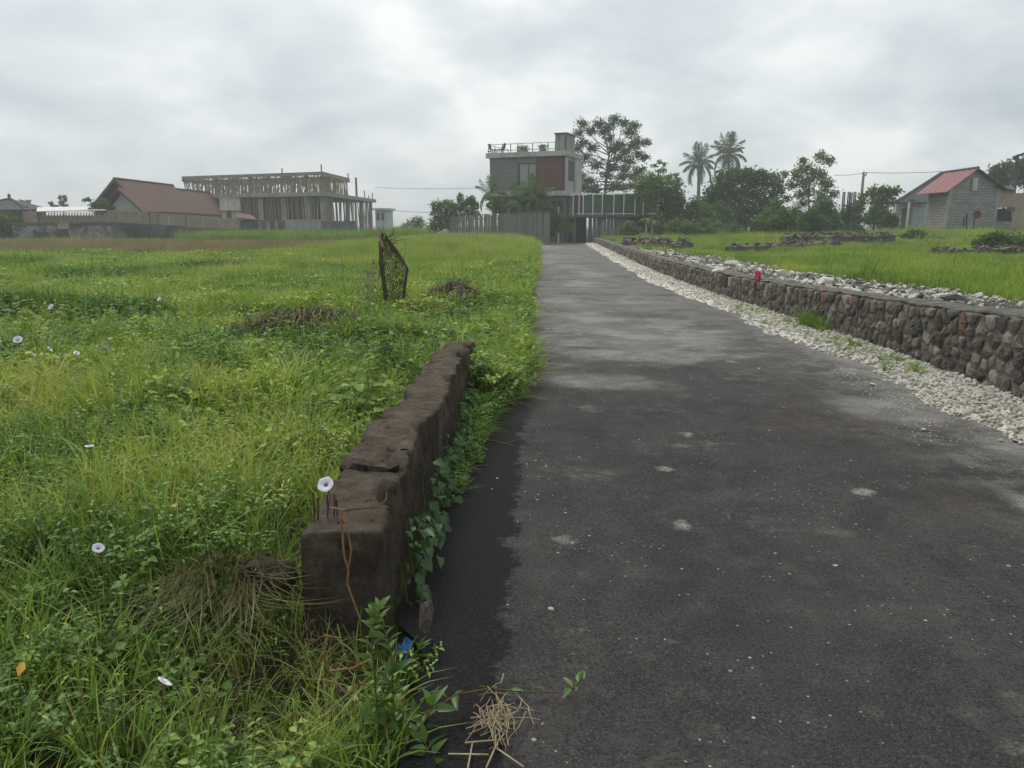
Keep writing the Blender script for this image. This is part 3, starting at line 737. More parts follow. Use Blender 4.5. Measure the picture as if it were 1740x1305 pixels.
# chairs and planters up there
for i, (u, s_) in enumerate(((839, 1), (851, -1))):
    x = hx(u, 1.2); c = thing('terrace_chair', ['folding chair on the roof terrace nearest its left corner', 'folding chair on the roof terrace facing the left corner'][i], 'chair', (hx0 + x * math.cos(HA) + 1.2 * math.sin(HA), hy0 - x * math.sin(HA) + 1.2 * math.cos(HA), z_r1), -HA, 'chairs on the roof terrace')
    MB().box(-.28, .28, -.25, .25, .40, .45).build('seat', CONC_DARK, c)
    MB().prism([(-.30 * s_, -.25, .42), (-.44 * s_, -.25, .95), (-.40 * s_, -.25, .95), (-.25 * s_, -.25, .42)], (0, .5, 0)).build('backrest', CONC_DARK, c)
    for a in (-.24, .24):
        for b in (-.22, .22): MB().tube([(a, b, 0), (a * .7, b, .42)], .03, 5).build('leg', DARKMETAL, c)
# ground floor
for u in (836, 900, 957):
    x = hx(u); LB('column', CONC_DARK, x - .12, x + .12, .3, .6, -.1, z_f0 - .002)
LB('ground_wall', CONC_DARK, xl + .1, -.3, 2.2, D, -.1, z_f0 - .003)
LB('ground_void', BLACK, xl + 1, -1.6, 2.15, 2.195, .5, z_f0 - .4)  # black sheet painted in as the shade of the open ground floor
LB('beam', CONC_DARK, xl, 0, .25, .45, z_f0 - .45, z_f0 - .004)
MB().tube([(hx(952), -.3, -.1), (hx(952), -.3, hz(352))], .07, 8).build('drain_pipe', WHITE, house)
SHRUBS_ROOF = (hx, z_r1)

# bridge with green panels and white posts, gate below
GREENP = mat('green_panel', (.055, .105, .055), (.035, .07, .04), 1.5, rough=.5, bump=.1)
MAROON = mat('maroon_panel', (.075, .028, .028), (.05, .02, .02), 2, rough=.5, bump=.1)
ya = 66.0
p0, p1 = P(971, 363, ya), P(1116, 363, ya)
br = thing('carport', 'flat carport bridge with dark green panels between thin white posts', 'carport', (p0.x, ya, 0))
zb, zt = P(1000, 363, ya).z, P(1000, 330.5, ya).z
posts = [974, 984, 991, 1007.5, 1023.5, 1043, 1060, 1079, 1093, 1116]
def wx(u, v=345, y=ya): return P(u, v, y).x
for i, u in enumerate(posts):
    x = wx(u); top = P(u, 331 - 3.5 * (u - 974) / 142, ya).z
    W(MB().box(x - .035, x + .035, ya - .06, ya - .01, zb - .12, top), 'post', WHITE, br)
    if i:
        xp = wx(posts[i - 1])
        nseg = 1 if x - xp < 1.2 else 1
        W(MB().box(xp + .04, x - .04, ya - .03, ya + .03, zb, top - .06), 'panel', MAROON if i < 3 else GREENP, br, label='maroon panel' if i < 3 else None)
W(MB().hexa([(wx(970), ya - .07, zt - .03), (wx(1117), ya - .07, zt + .10), (wx(1117), ya, zt + .10), (wx(970), ya, zt - .03)], [(wx(970), ya - .07, zt + .03), (wx(1117), ya - .07, zt + .16), (wx(1117), ya, zt + .16), (wx(970), ya, zt + .03)]), 'top_rail', WHITE, br)
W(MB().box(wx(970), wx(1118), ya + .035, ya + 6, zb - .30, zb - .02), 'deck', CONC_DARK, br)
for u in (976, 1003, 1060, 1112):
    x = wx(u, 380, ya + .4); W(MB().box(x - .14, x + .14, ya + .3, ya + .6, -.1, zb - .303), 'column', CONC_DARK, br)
W(MB().box(wx(972), wx(1003), ya + 3, ya + 3.2, -.1, zb - .305), 'back_wall', BLACK, br)  # coloured black to stand in for the deep shade under the deck
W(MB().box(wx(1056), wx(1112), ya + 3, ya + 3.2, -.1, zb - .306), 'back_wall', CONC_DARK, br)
GATE = mat('gate_sheet', (.30, .31, .30), (.20, .21, .205), 1.2, rough=.5, bump=.2, streak=((.12, .12, .11), 3, .5))
gt = thing('sheet_gate', 'grey corrugated metal gate closed under the green carport', 'gate', (wx(1028, 390, ya + .9), ya + .9, 0))
gx0, gx1 = wx(1007, 390, ya + .9), wx(1054, 390, ya + .9); gz = P(1030, 368, ya + .9).z
for i in range(8):
    a = gx0 + (gx1 - gx0) * i / 8; b = gx0 + (gx1 - gx0) * (i + 1) / 8; m0 = (a + b) / 2
    W(MB().prism([(a + .01, ya + .92, -.05), (a + .05, ya + .87, -.05), (m0, ya + .87, -.05), (m0 + .04, ya + .92, -.05), (b - .012, ya + .92, -.05), (b - .012, ya + .95, -.05), (a + .01, ya + .95, -.05)], (0, 0, gz + .05)), 'panel', GATE, gt)
W(MB().box(gx0 + (gx1 - gx0) * .24, gx0 + (gx1 - gx0) * .265, ya + .82, ya + .865, -.05, gz), 'gate_post', CONC_DARK, gt)

# weathered board fence in front of the house
yf = 61.5
PLANK = mat('grey_board', (.26, .245, .215), (.14, .13, .115), 2.2, stretch=(3, 3, .3), rand=.75, bump=.5)
pa, pb = P(764, 368, yf + 1.5), P(935, 360, yf)
fe = thing('board_fence', 'tall fence of weathered grey upright boards in front of the house', 'fence', ((pa.x + pb.x) / 2, yf + .7, 0))
nb = 44; r = random.Random(3)
pm = [MB().box(-.5, .5, -.012, .012, 0, 1).mesh('plank', PLANK) for _ in range(1)][0]
wid = (pb - pa).length / nb
for i in range(nb):
    q = pa.lerp(pb, (i + .5) / nb); hh = q.z + r.uniform(-.06, .05)
    o = link('plank', pm, None, fe, loc=(q.x - ROOT[fe.name].x, q.y + r.uniform(-.03, .03) - ROOT[fe.name].y, -.1), rot=(r.uniform(-.01, .01), r.uniform(-.012, .012), -.10), scale=(wid * r.uniform(.78, .95), r.uniform(1, 1.6), hh + .1))
for dz in (.35, 1.0):
    W(MB().hexa([(pa.x, pa.y + .04, pa.z - dz), (pb.x, pb.y + .04, pb.z - dz), (pb.x, pb.y + .1, pb.z - dz), (pa.x, pa.y + .1, pa.z - dz)],
                [(pa.x, pa.y + .04, pa.z - dz + .08), (pb.x, pb.y + .04, pb.z - dz + .08), (pb.x, pb.y + .1, pb.z - dz + .08), (pa.x, pa.y + .1, pa.z - dz + .08)]), 'rail', PLANK, fe)
W(MB().hexa([(pa.x, pa.y - .05, pa.z + .02), (pb.x, pb.y - .05, pb.z + .02), (pb.x, pb.y + .05, pb.z + .02), (pa.x, pa.y + .05, pa.z + .02)],
            [(pa.x, pa.y - .05, pa.z + .07), (pb.x, pb.y - .05, pb.z + .07), (pb.x, pb.y + .05, pb.z + .07), (pa.x, pa.y + .05, pa.z + .07)]), 'top_rail', PLANK, fe)

# ------------------------------------------------------------------ left: boundary wall, tin fence, houses
m, t = newmat('pale_block')
co = t.n('ShaderNodeTexCoord').outputs['Object']
xyz = t.n('ShaderNodeSeparateXYZ', None, Vector=co)
bv = t.n('ShaderNodeCombineXYZ', None, X=xyz.outputs[0], Y=xyz.outputs[2], Z=0.0)
bk = t.n('ShaderNodeTexBrick', None, Vector=bv, Color1=(.36, .34, .33), Color2=(.22, .21, .20), Mortar=(.10, .098, .09), Scale=1.0, Mortar_Size=.022, Brick_Width=.55, Row_Height=.19)
c = t.mix(t.step(t.noise(co, .9, 6, .65), .42, .60), bk.outputs['Color'], (.075, .078, .066))
c = t.mix(t.math('MULTIPLY', t.step(t.math('ADD', xyz.outputs[2], t.math('MULTIPLY', t.noise(co, 1.4, 4), 1.2)), 1.05, .55), .85), c, (.035, .036, .031))
c = t.mix(t.math('MULTIPLY', t.step(xyz.outputs[2], 1.35, 1.5), .8), c, (.06, .06, .055))
finish(t, c, .92, .2, bk.outputs['Fac'], .5, .02); PALEBLOCK = m
DARKRENDER = mat('stained_render', (.14, .14, .125), (.045, .047, .042), .8, bump=.5, streak=((.028, .03, .026), 1.6, .8))
yw = 62.5
def seg(mb, u0, u1, va, vb, y0, y1, th=.2, zb=-.2):
    a, b = P(u0, va, y0), P(u1, vb, y1)
    return mb.hexa([(a.x, y0, zb), (b.x, y1, zb), (b.x, y1 + th, zb), (a.x, y0 + th, zb)], [(a.x, y0, a.z), (b.x, y1, b.z), (b.x, y1 + th, b.z), (a.x, y0 + th, a.z)])
ba = P(20, 400, yw)
bw = thing('block_wall', 'long boundary wall of pale stained blocks with a rusty door', 'wall', (ba.x, yw, 0))
W(seg(MB(), 20, 97, 379, 379, yw, yw + .2), 'wall_section', PALEBLOCK, bw)
W(seg(MB(), 116.5, 188, 378, 377.5, yw + .3, yw + .5), 'wall_section', PALEBLOCK, bw)
W(seg(MB(), 188.2, 309, 377.5, 384, yw + .5, yw + 1.5), 'wall_section', DARKRENDER, bw, label='dark stained rendered wall section')
W(seg(MB(), 309.2, 436, 385.5, 391, yw + 1.55, yw + 4), 'wall_section', CONC_DARK, bw, label='nearly black wall section under the tin fence')
mb = MB()
seg(mb, 19, 98, 378, 378, yw - .04, yw + .16, .28, P(20, 381, yw).z); seg(mb, 116, 190, 377, 376.5, yw + .26, yw + .46, .28, P(120, 380, yw).z)
W(mb, 'wall_coping', CONC_DARK, bw)
W(seg(MB(), 97.1, 116.3, 379.5, 379, yw + .205, yw + .295, .2, P(105, 389, yw).z), 'door_lintel', mat('tan_render', (.33, .27, .19), (.25, .205, .15), 2), bw)
dr = W(seg(MB(), 97.2, 116.2, 389.2, 389, yw + .3, yw + .38, .06), 'door', mat('rusty_door', (.11, .095, .085), (.06, .052, .047), 3, stretch=(6, 6, .3)), bw)
for i in range(6):
    W(seg(MB(), 98.3 + i * 3, 99.6 + i * 3, 390, 390, yw + .285, yw + .29, .012), 'door_slat', CONC_DARK, bw, parent=dr)
TIN = mat('tan_sheet', (.40, .335, .25), (.31, .26, .195), 1.2, rough=.7, bump=.15, rand=.25, streak=((.20, .16, .12), 2.5, .4))
tf = thing('tin_fence', 'tan corrugated sheet fence standing above the boundary wall', 'fence', (P(290, 380, yw + 3).x, yw + 3, 0))
def tin(u0, u1, v0, v1, vb, y0, y1, ribs=14):
    a, b = P(u0, v0, y0), P(u1, v1, y1); zb = P(u0, vb, y0).z; mb = MB(); k = ribs * 2
    for i in range(k + 1):
        q = a.lerp(b, i / k); off = .035 * (i % 2)
        mb.v += [(q.x, q.y - off, min(zb, q.z - .3)), (q.x, q.y - off, q.z)]
    mb.f += [(2 * i, 2 * i + 2, 2 * i + 3, 2 * i + 1) for i in range(k)]
    return mb
for i in range(4):
    u0 = 182 + i * 18; W(tin(u0 + .15, u0 + 17.9, 357.5 + i * .5, 358 + i * .5, 380, yw + 2.6, yw + 2.7), 'sheet', TIN, tf)
for i in range(5):
    u0 = 256 + i * 29.5; W(tin(u0 + .2, u0 + 29, 361.5 + i * 1.9, 363.3 + i * 1.9, 389 + i * 1.2, yw + 2.7 + i * .25, yw + 2.9 + i * .25), 'sheet', TIN, tf)
W(tin(38, 62, 359, 360, 381, yw + 2.2, yw + 2.3), 'sheet', TIN, tf)
for u in (254.5, 268, 315):
    W(MB().box(P(u, 370, yw + 2.5).x - .05, P(u, 370, yw + 2.5).x + .05, yw + 2.5, yw + 2.58, 0, P(u, 361, yw + 2.5).z), 'post', CONC_DARK, tf)
# lean-to with pale roof and bamboo battens
sh = thing('bamboo_shed', 'low shed with pale sheet roof on slanting bamboo battens behind the wall', 'shed', (P(120, 380, yw + 3).x, yw + 3, 0))
a0, a1, b0, b1 = P(62, 360.5, yw + 2.4), P(181, 358, yw + 2.8), P(64, 353.5, yw + 8), P(143, 352.5, yw + 8)
W(MB().hexa([a0, a1, b1, b0], [p + Vector((0, 0, .08)) for p in (a0, a1, b1, b0)]), 'roof', mat('pale_sheet', (.62, .62, .60), (.50, .50, .48), 2, rough=.5), sh)
W(tin(62, 182, 366, 366, 382, yw + 3.4, yw + 3.4, 40), 'back_wall', TIN, sh)
for i in range(24):
    u = 64 + i * 4.95; x0 = P(u, 380, yw + 2.2); x1 = P(u + 4.5, 361, yw + 2.35)
    W(MB().tube([x0, x1], .045, 5), 'batten', POLE_WOOD, sh)

# house with red-brown roof
TILE = mat('brown_roof', (.155, .082, .066), (.115, .062, .052), 1.1, stretch=(1, 3, 1), bump=.5, bscale=9, bdist=.05, streak=((.09, .06, .052), 1.4, .5))
ROOFDARK = mat('roof_edge', (.095, .08, .075), (.07, .06, .055), 4)
WHITEWALL = mat('white_wall', (.60, .62, .61), (.50, .52, .51), .8, streak=((.38, .38, .36), 1.6, .4))
rx, rz_, ex, ez = -35.2, 5.56, -32.55, 2.72
bh = thing('brown_roof_house', 'white walled house with long steep red brown roof and small front gable', 'house', (rx, 70, 0))
lx, lz = -37.6, 3.0
def roof_slab(name, ridge0, ridge1, eave1, eave0, th=.10, m_=None, lab=None):
    pts = [Vector(p) for p in (ridge0, ridge1, eave1, eave0)]
    return W(MB().hexa([p - Vector((0, 0, th)) for p in pts], pts), name, m_ or TILE, bh, label=lab)
rf = roof_slab('roof_slope', (rx, 70, rz_), (rx, 82, rz_), (ex, 82, ez), (ex, 70, ez))
roof_slab('roof_slope', (rx - .01, 70, rz_), (rx - .01, 82, rz_), (lx, 82, lz), (lx, 70, lz))
roof_slab('roof_slope', (rx, 82.02, 5.2), (rx, 91.5, 5.2), (ex, 89.5, 2.66), (ex, 82.02, 2.66))
roof_slab('roof_slope', (rx - .01, 82.02, 5.2), (rx - .01, 91.5, 5.2), (lx, 91, 2.8), (lx, 82.02, 2.8))
W(MB().tube([(rx, 69.95, rz_ + .02), (rx, 82, rz_ + .02), (rx, 82.05, 5.24), (rx, 91.5, 5.24)], .09, 6), 'ridge', ROOFDARK, bh)
W(MB().prism([(rx, 69.9, rz_ + .05), (ex - .02, 69.9, ez + .04), (ex - .02, 69.9, ez - .22), (rx, 69.9, rz_ - .3)], (0, .09, 0)), 'verge_board', ROOFDARK, bh)
W(MB().prism([(rx - .01, 69.9, rz_ + .05), (rx - .01, 69.9, rz_ - .3), (lx, 69.9, lz - .22), (lx, 69.9, lz + .04)], (0, .09, 0)), 'verge_board', ROOFDARK, bh)
W(MB().prism([(rx, 71, rz_ - .45), (lx + .5, 71, lz + .05), (lx + .5, 71, -.1), (ex - .35, 71, -.1), (ex - .35, 71, ez + .05)], (0, .2, 0)), 'gable_wall', WHITEWALL, bh)
W(MB().box(ex - .5, ex - .35, 71.2, 90, -.1, ez - .06), 'side_wall', WHITEWALL, bh)
W(MB().box(lx + .5, lx + .65, 71.2, 90, -.1, lz - .06), 'side_wall', WHITEWALL, bh)
# front porch gable
px, pz = P(203, 320, 67.5).x, P(203, 320, 67.5).z
e = P(245, 359, 67.5); l2 = P(176, 345, 67.5)
roof_slab('porch_roof', (px, 67.2, pz), (px, 70.9, pz), (e.x, 70.9, e.z), (e.x, 67.2, e.z), .08, None)
roof_slab('porch_roof', (px - .01, 67.2, pz), (px - .01, 70.9, pz), (l2.x, 70.9, l2.z - .3), (l2.x, 67.2, l2.z - .3), .08, None)
W(MB().prism([(px, 67.1, pz + .04), (e.x, 67.1, e.z + .03), (e.x, 67.1, e.z - .18), (px, 67.1, pz - .22)], (0, .08, 0)), 'verge_board', ROOFDARK, bh)
W(MB().prism([(px - .02, 68, pz - .3), (l2.x + .25, 68, l2.z - .45), (l2.x + .25, 68, -.1), (e.x - .5, 68, -.1), (e.x - .5, 68, e.z - .1)], (0, .2, 0)), 'porch_wall', WHITEWALL, bh)
# water tank on a post
tk = thing('water_tank', 'cream box shaped water tank on a concrete stand beside the brown roof', 'tank', (P(389, 360, 69).x, 69, 0))
a, b = P(377, 358, 69), P(401.5, 338, 69)
W(MB().box(a.x, b.x, 68.6, 69.9, a.z, b.z), 'tank_body', mat('cream_paint', (.52, .50, .42), (.42, .40, .34), 1.5, streak=((.28, .26, .22), 2, .4)), tk)
W(MB().box(a.x - .05, b.x + .05, 68.55, 69.95, b.z + .003, b.z + .08), 'tank_lid', CONC_PALE, tk)
for u in (381, 397):
    x = P(u, 365, 69).x; W(MB().box(x - .16, x + .16, 68.9, 69.3, 0, a.z - .003), 'stand_leg', CONC_PALE, tk)
# low lean-to roof right of it
lt = thing('lean_to', 'small red brown lean-to roof with dark openings below the unfinished building', 'shed', (P(440, 390, 72).x, 72, 0))
a, b, c_, d = P(398, 369, 71), P(436, 373, 71), P(430, 366, 74), P(398, 360, 74)
W(MB().hexa([p - Vector((0, 0, .08)) for p in (a, b, c_, d)], [a, b, c_, d]), 'roof', TILE, lt)
W(MB().box(a.x, P(484, 380, 72.5).x, 72.5, 72.7, -.1, P(440, 374, 72.5).z), 'wall', CONC_DARK, lt)
q0, q1 = P(414, 388, 72.4), P(428, 376, 72.4)
W(MB().box(q0.x, q1.x, 72.40, 72.49, q0.z, q1.z), 'window', mat('blue_grey_pane', (.22, .26, .30), (.14, .17, .20), 3), lt)
for u in (442, 456, 470):
    x = P(u, 385, 72.4).x; W(MB().box(x - .13, x + .13, 72.38, 72.49, 0, P(u, 376, 72.4).z), 'column', CONC, lt)
# dark temple-like roof at the far left
pv = thing('pavilion', 'dark hipped pavilion roof with a small finial behind trees', 'pavilion', (P(17, 380, 72).x, 72, 0))
ap = P(16, 338, 72); ZB = P(16, 357, 72).z; w2 = 2.6
W(MB().add([(ap.x - .25, 72, ap.z), (ap.x + .25, 72, ap.z), (ap.x - w2, 70, ZB), (ap.x + w2, 70, ZB), (ap.x + w2, 75, ZB), (ap.x - w2, 75, ZB), (ap.x, 72, ap.z - .1)],
           [(2, 3, 1, 0), (3, 4, 1), (5, 2, 0), (4, 5, 0, 1), (5, 4, 3, 2)]), 'roof', mat('slate', (.075, .08, .09), (.05, .053, .06), 3, bump=.5), pv)
for s_ in (-1, 1):
    W(MB().tube([(ap.x + s_ * .2, 71.98, ap.z), (ap.x + s_ * 1.4, 71, (ap.z + ZB) / 2 + .12), (ap.x + s_ * (w2 + .2), 69.95, ZB + .22)], [.09, .07, .1], 6), 'hip_ridge', CONC_DARK, pv)
W(MB().tube([(ap.x, 72, ap.z), (ap.x, 72, ap.z + .18), (ap.x, 72, ap.z + .3), (ap.x, 72, ap.z + .5)], [.2, .1, .16, .02], 8), 'finial', CONC_DARK, pv)
W(MB().box(ap.x - 1.7, ap.x + 1.7, 71, 74.5, -.1, ZB - .01), 'wall', CONC_DARK, pv)
sp = thing('shrine_post', 'dark carved shrine pillar rising behind the boundary wall', 'shrine', (P(56, 380, 65.5).x, 65.5, 0))
x = P(56, 370, 65.5).x
for (v0, v1, hw) in ((400, 377, .30), (377, 373, .42), (373, 364, .30), (364, 360, .46), (360, 355, .24)):
    W(MB().box(x - hw, x + hw, 65.5 - hw, 65.5 + hw, P(56, v0, 65.5).z + .001, P(56, v1, 65.5).z), 'tier', CONC_DARK, sp)

# ------------------------------------------------------------------ unfinished building with propped formwork
ub = thing('unfinished_building', 'grey unfinished concrete building with forest of wooden formwork props on two floors', 'building', (-20.3, 85, 0))
C_, L_, B_ = Vector((-20.3, 85, 0)), Vector((-39, 93.4, 0)), Vector((-19.9, 97, 0))
FORM = mat('formwork', (.27, .25, .215), (.19, .175, .15), 2, bump=.4, streak=((.14, .13, .11), 2, .4))
zr1, zr0 = P(548, 291.5, 85).z, P(548, 297, 85).z
zs1, zs0 = P(548, 326, 85).z, P(548, 333, 85).z
B2 = Vector((-19.3, 110, 0)); L2 = Vector((-38, 108, 0)); LB_ = L_ + (B_ - C_)
def ring_band(name, pts, z0, z1, th, m_):
    for i in range(len(pts)):
        a, b = pts[i], pts[(i + 1) % len(pts)]
        d = (b - a).normalized(); nrm = Vector((-d.y, d.x, 0)) * th
        a2, b2 = a + d * .02, b - d * .02
        W(MB().hexa([(*p.xy, z0) for p in (a2, b2, b2 + nrm, a2 + nrm)], [(*p.xy, z1) for p in (a2, b2, b2 + nrm, a2 + nrm)]), name, m_, ub)
ring_band('roof_beam_form', [C_, L_, LB_, B_], zr0, zr1, -.3, FORM)
W(MB().prism([(*p.xy, zs0) for p in (C_ + Vector((.3, -.3, 0)), B2 + Vector((.3, 0, 0)), L2, L_ + Vector((-.3, -.3, 0)))], (0, 0, zs1 - zs0)), 'floor_slab', CONC, ub)
def along(a, b, n, name, z0, z1, m_, rad, lean=.12, shift=Vector((0, 0, 0)), seed=1, joist=False):
    r = random.Random(seed)
    me = MB().tube([(0, 0, 0), (0, 0, 1)], 1.0, 5).mesh(name, m_)
    for i in range(n):
        q = a.lerp(b, (i + r.uniform(.25, .75)) / n) + shift
        l1, l2 = r.gauss(0, lean), r.gauss(0, lean * .5); h = z1 - z0
        o = link(name, me, None, ub, loc=(q.x - C_.x, q.y - C_.y, z0), rot=(l2 * .5, l1 * .5, 0), scale=(rad * r.uniform(.8, 1.25), rad, h * r.uniform(.97, 1.0)))
into = (B_ - C_).normalized(); 
along(L_, C_, 52, 'prop', zs1, zr0 + .05, POLE_WOOD, .055, .10, into * .4, 1)
along(L_, C_, 46, 'prop', zs1, zr0 + .05, POLE_WOOD, .055, .12, into * 3.2, 2)
along(L_, C_, 40, 'prop', zs1, zr0 + .05, POLE_WOOD, .055, .12, into * 8.0, 12)
along(C_, B_, 22, 'prop', zs1, zr0 + .05, POLE_WOOD, .055, .10, Vector((-.5, 0, 0)), 3)
zg = .3
sp_ = MB(); r = random.Random(77)
for i in range(260):
    lo = r.random() < .45; q = L_.lerp(C_, r.random()) + into * r.choice([.3, 1.6, 2.4, 4.6, 6.2]) if r.random() < .8 else C_.lerp(B2 if lo else B_, r.random()) + Vector((-.3, 0, 0))
    a_, b_ = (zg, zs0) if lo else (zs1, zr0); sp_.tube([(q.x, q.y, a_), (q.x + r.gauss(0, .16), q.y, b_)], .05, 4)
for i in range(90):                                              # slanting braces between the props
    q = L_.lerp(C_, r.uniform(.06, .94)) + into * .35; sp_.tube([(q.x, q.y, zs1), (q.x + r.choice([-1, 1]) * r.uniform(.4, .9), q.y, zr0)], .035, 4)
W(sp_, 'prop_thicket', POLE_WOOD, ub, kind='stuff')
along(L_, C_, 46, 'prop', zg, zs0 + .02, POLE_WOOD, .055, .05, into * .5, 4)
along(L_, C_, 34, 'prop', zg, zs0 + .02, POLE_WOOD, .055, .08, into * 3, 5)
along(C_, B2, 34, 'prop', zg, zs0 + .02, POLE_WOOD, .055, .07, Vector((-.4, 0, 0)), 6)
along(L_, C_, 7, 'joist', zr0 - .02, zr0 + .01, FORM, .05, 0, into * .2, 7)
for i in range(9):                                               # joists carrying the roof form
    a = L_.lerp(C_, i / 8.0); b = a + (B_ - C_)
    W(MB().tube([(*a.xy, zr0 - .1), (*b.xy, zr0 - .1)], .09, 4), 'joist', FORM, ub)
for i, off in enumerate((.3, 3.2, 6, 9)):
    a, b = L_ + into * off, C_ + into * off
    W(MB().tube([(*a.xy, zr0 - .26), (*b.xy, zr0 - .26)], .10, 4), 'stringer', FORM, ub)
for q in (.03, .22, .40, .56, .72, .88, .985):
    p = L_.lerp(C_, q) + into * .5
    wq = .28
    W(MB().box(p.x - wq, p.x + wq, p.y - .2, p.y + .2, 0, zs0 - .002), 'column', CONC, ub)
for q in (.15, .45, .75, .97):
    p = C_.lerp(B2, q) + Vector((-.35, 0, 0)); W(MB().box(p.x - .2, p.x + .2, p.y - .2, p.y + .2, 0, zs0 - .002), 'column', CONC, ub)
for q in (.25, .5, .78):
    p = L_.lerp(C_, q) + into * .6
    W(MB().box(p.x - .2, p.x + .2, p.y - .2, p.y + .2, zs1 + .002, zr0 - .002), 'column', CONC, ub)
a, b = L_ + into * 6, C_ + into * 6 + Vector((-.8, 0, 0))
W(MB().hexa([(*p.xy, 0) for p in (a, b, b + into * .2, a + into * .2)], [(*p.xy, zs0 - .003) for p in (a, b, b + into * .2, a + into * .2)]), 'inner_wall', CONC_DARK, ub)  # darker concrete, shade of the lower storey put into its colour
a, b = P(484, 374, 84.2), P(600, 374, 84.2)
W(MB().box(a.x, P(545, 374, 84).x, 84.0, 84.2, -.1, P(500, 373, 84).z), 'plinth_wall', CONC, ub)
W(MB().box(P(545.4, 374, 84).x, P(606, 374, 84.3).x, 84.1, 84.3, -.1, P(570, 375.5, 84).z), 'plinth_wall', CONC_DARK, ub)
for (p, z0, z1) in ((C_, zr1, zr1 + .75), (L_.lerp(C_, .74), zr1, zr1 + .5), (C_.lerp(B_, .99), zr1 - .4, zr1 + .6), (C_.lerp(B2, .62), zs1, zs1 + 2.4), (C_.lerp(B2, .80), zs1, zs1 + 1.0), (C_.lerp(B2, .99), zs1 - .3, zs1 + .9), (C_.lerp(B2, .9), zs1, zs1 + .5)):
    p = p + Vector((-.2, .2, 0)); W(MB().tube([(*p.xy, z0), (*p.xy, z1)], .07 if z1 - z0 < 1.5 else .14, 5), 'starter_bar', CONC_DARK, ub)
pb_ = thing('pale_building', 'distant pale house seen just right of the unfinished building', 'building', (P(648, 380, 118).x, 118, 0))
a, b = P(638, 377, 118), P(657, 357, 118)
W(MB().box(a.x, b.x, 118, 124, -.1, b.z), 'wall', mat('mint_wall', (.42, .48, .47), (.36, .41, .40), 1), pb_)
W(MB().box(a.x - .4, b.x + .4, 117.5, 124.5, b.z + .003, b.z + .3), 'roof_slab', WHITEWALL, pb_)
for u in (642, 650):
    q0, q1 = P(u - 2, 374, 117.9), P(u + 2, 362, 117.9); W(MB().box(q0.x, q1.x, 117.92, 117.99, q0.z, q1.z), 'window', GLASS, pb_)

# ------------------------------------------------------------------ right: block house with red roof
m, t = newmat('grey_block')
co = t.n('ShaderNodeTexCoord').outputs['Object']
xyz = t.n('ShaderNodeSeparateXYZ', None, Vector=co)
bv = t.n('ShaderNodeCombineXYZ', None, X=t.math('ADD', xyz.outputs[0], t.math('MULTIPLY', xyz.outputs[1], .6)), Y=xyz.outputs[2], Z=0.0)
bk = t.n('ShaderNodeTexBrick', None, Vector=bv, Color1=(.30, .295, .28), Color2=(.215, .21, .20), Mortar=(.13, .127, .12), Scale=1.0, Mortar_Size=.020, Brick_Width=.62, Row_Height=.21)
c = t.mix(t.math('MULTIPLY', t.step(t.noise(co, .8, 6, .65), .45, .65), .6), bk.outputs['Color'], (.30, .275, .235))
c = t.mix(t.math('MULTIPLY', t.step(t.noise(t.n('ShaderNodeMapping', None, Vector=co, Scale=(.3, .3, 3.5)), 1.0, 5), .52, .66), .22), c, (.10, .10, .098))
finish(t, c, .92, .2, bk.outputs['Fac'], .4, .02); GREYBLOCK = m
REDROOF = mat('red_roof', (.265, .088, .088), (.195, .075, .073), 1.4, rough=.6, bump=.2, stretch=(1, 1, 1), streak=((.19, .10, .095), 2, .4))
yc = 60.0
K = P(1608.5, 392, yc); g0 = 1.0
A0, A1 = P(1687, 392, 61.2), P(1571, 392, 64.5)
rh = thing('block_house', 'grey block house with red sheet roof and gable facing the field', 'house', (K.x, yc, g0 - .3))
z_k = P(1608.5, 321, yc).z; z_r = P(1687, 317, 61.2).z
apx = P(1659, 288.5, 60.8)
K3, A03, A13 = Vector((K.x, yc, 0)), Vector((A0.x, 61.2, 0)), Vector((A1.x, 64.5, 0))
up = lambda p, z: Vector((p.x, p.y, z))
dn = (A13 - K3)
zb = g0 - .3
inn = dn.normalized() * .22
W(MB().prism([up(K3, zb), up(A03, zb), up(A03, z_r), apx + Vector((0, 0, -.05)), up(K3, z_k)], inn), 'gable_wall', GREYBLOCK, rh)
sw_n = (A03 - K3).normalized() * .22; K4 = K3 + inn * 1.02
W(MB().hexa([up(p, zb) for p in (K4, A13, A13 + sw_n, K4 + sw_n)], [up(K4, z_k - .02), up(A13, z_k - .02), up(A13 + sw_n, z_k + .1), up(K4 + sw_n, z_k + .1)]), 'side_wall', GREYBLOCK, rh)
ov = -dn.normalized() * .35
e0 = up(K3, z_k) + ov + Vector((-.45, 0, -.22)); a0 = apx + ov + Vector((0, 0, .1))
e1 = P(1557, 328.5, 64.8); e1.z = e0.z; a1 = a0 + (e1 - e0)
RS = MB(); nr_ = 11
ra = P(1617, 294, 66)
for i in range(nr_):                                             # overlapping roof sheets
    f0, f1 = i / nr_, (i + 1) / nr_
    q = [e0.lerp(e1, f0), e0.lerp(e1, f1), a0.lerp(a1, f1), a0.lerp(a1, f0)]
    dz = Vector((0, 0, .02 * (i % 2)))
    W(MB().hexa([p + dz - Vector((0, 0, .05)) for p in q], [p + dz for p in q]), 'roof_sheet', REDROOF, rh)
e2 = up(A03, z_r) + ov + Vector((.6, 0, -.15)); e3 = e2 + (e1 - e0)
q = [a0 + Vector((.02, 0, .01)), a1 + Vector((.02, 0, .01)), e3, e2]
W(MB().hexa([p - Vector((0, 0, .12)) for p in q], q), 'roof_slope', ROOFDARK, rh)
W(MB().tube([a0 + Vector((0, 0, .05)), a1 + Vector((0, 0, .05))], .10, 6), 'ridge_cap', ROOFDARK, rh)
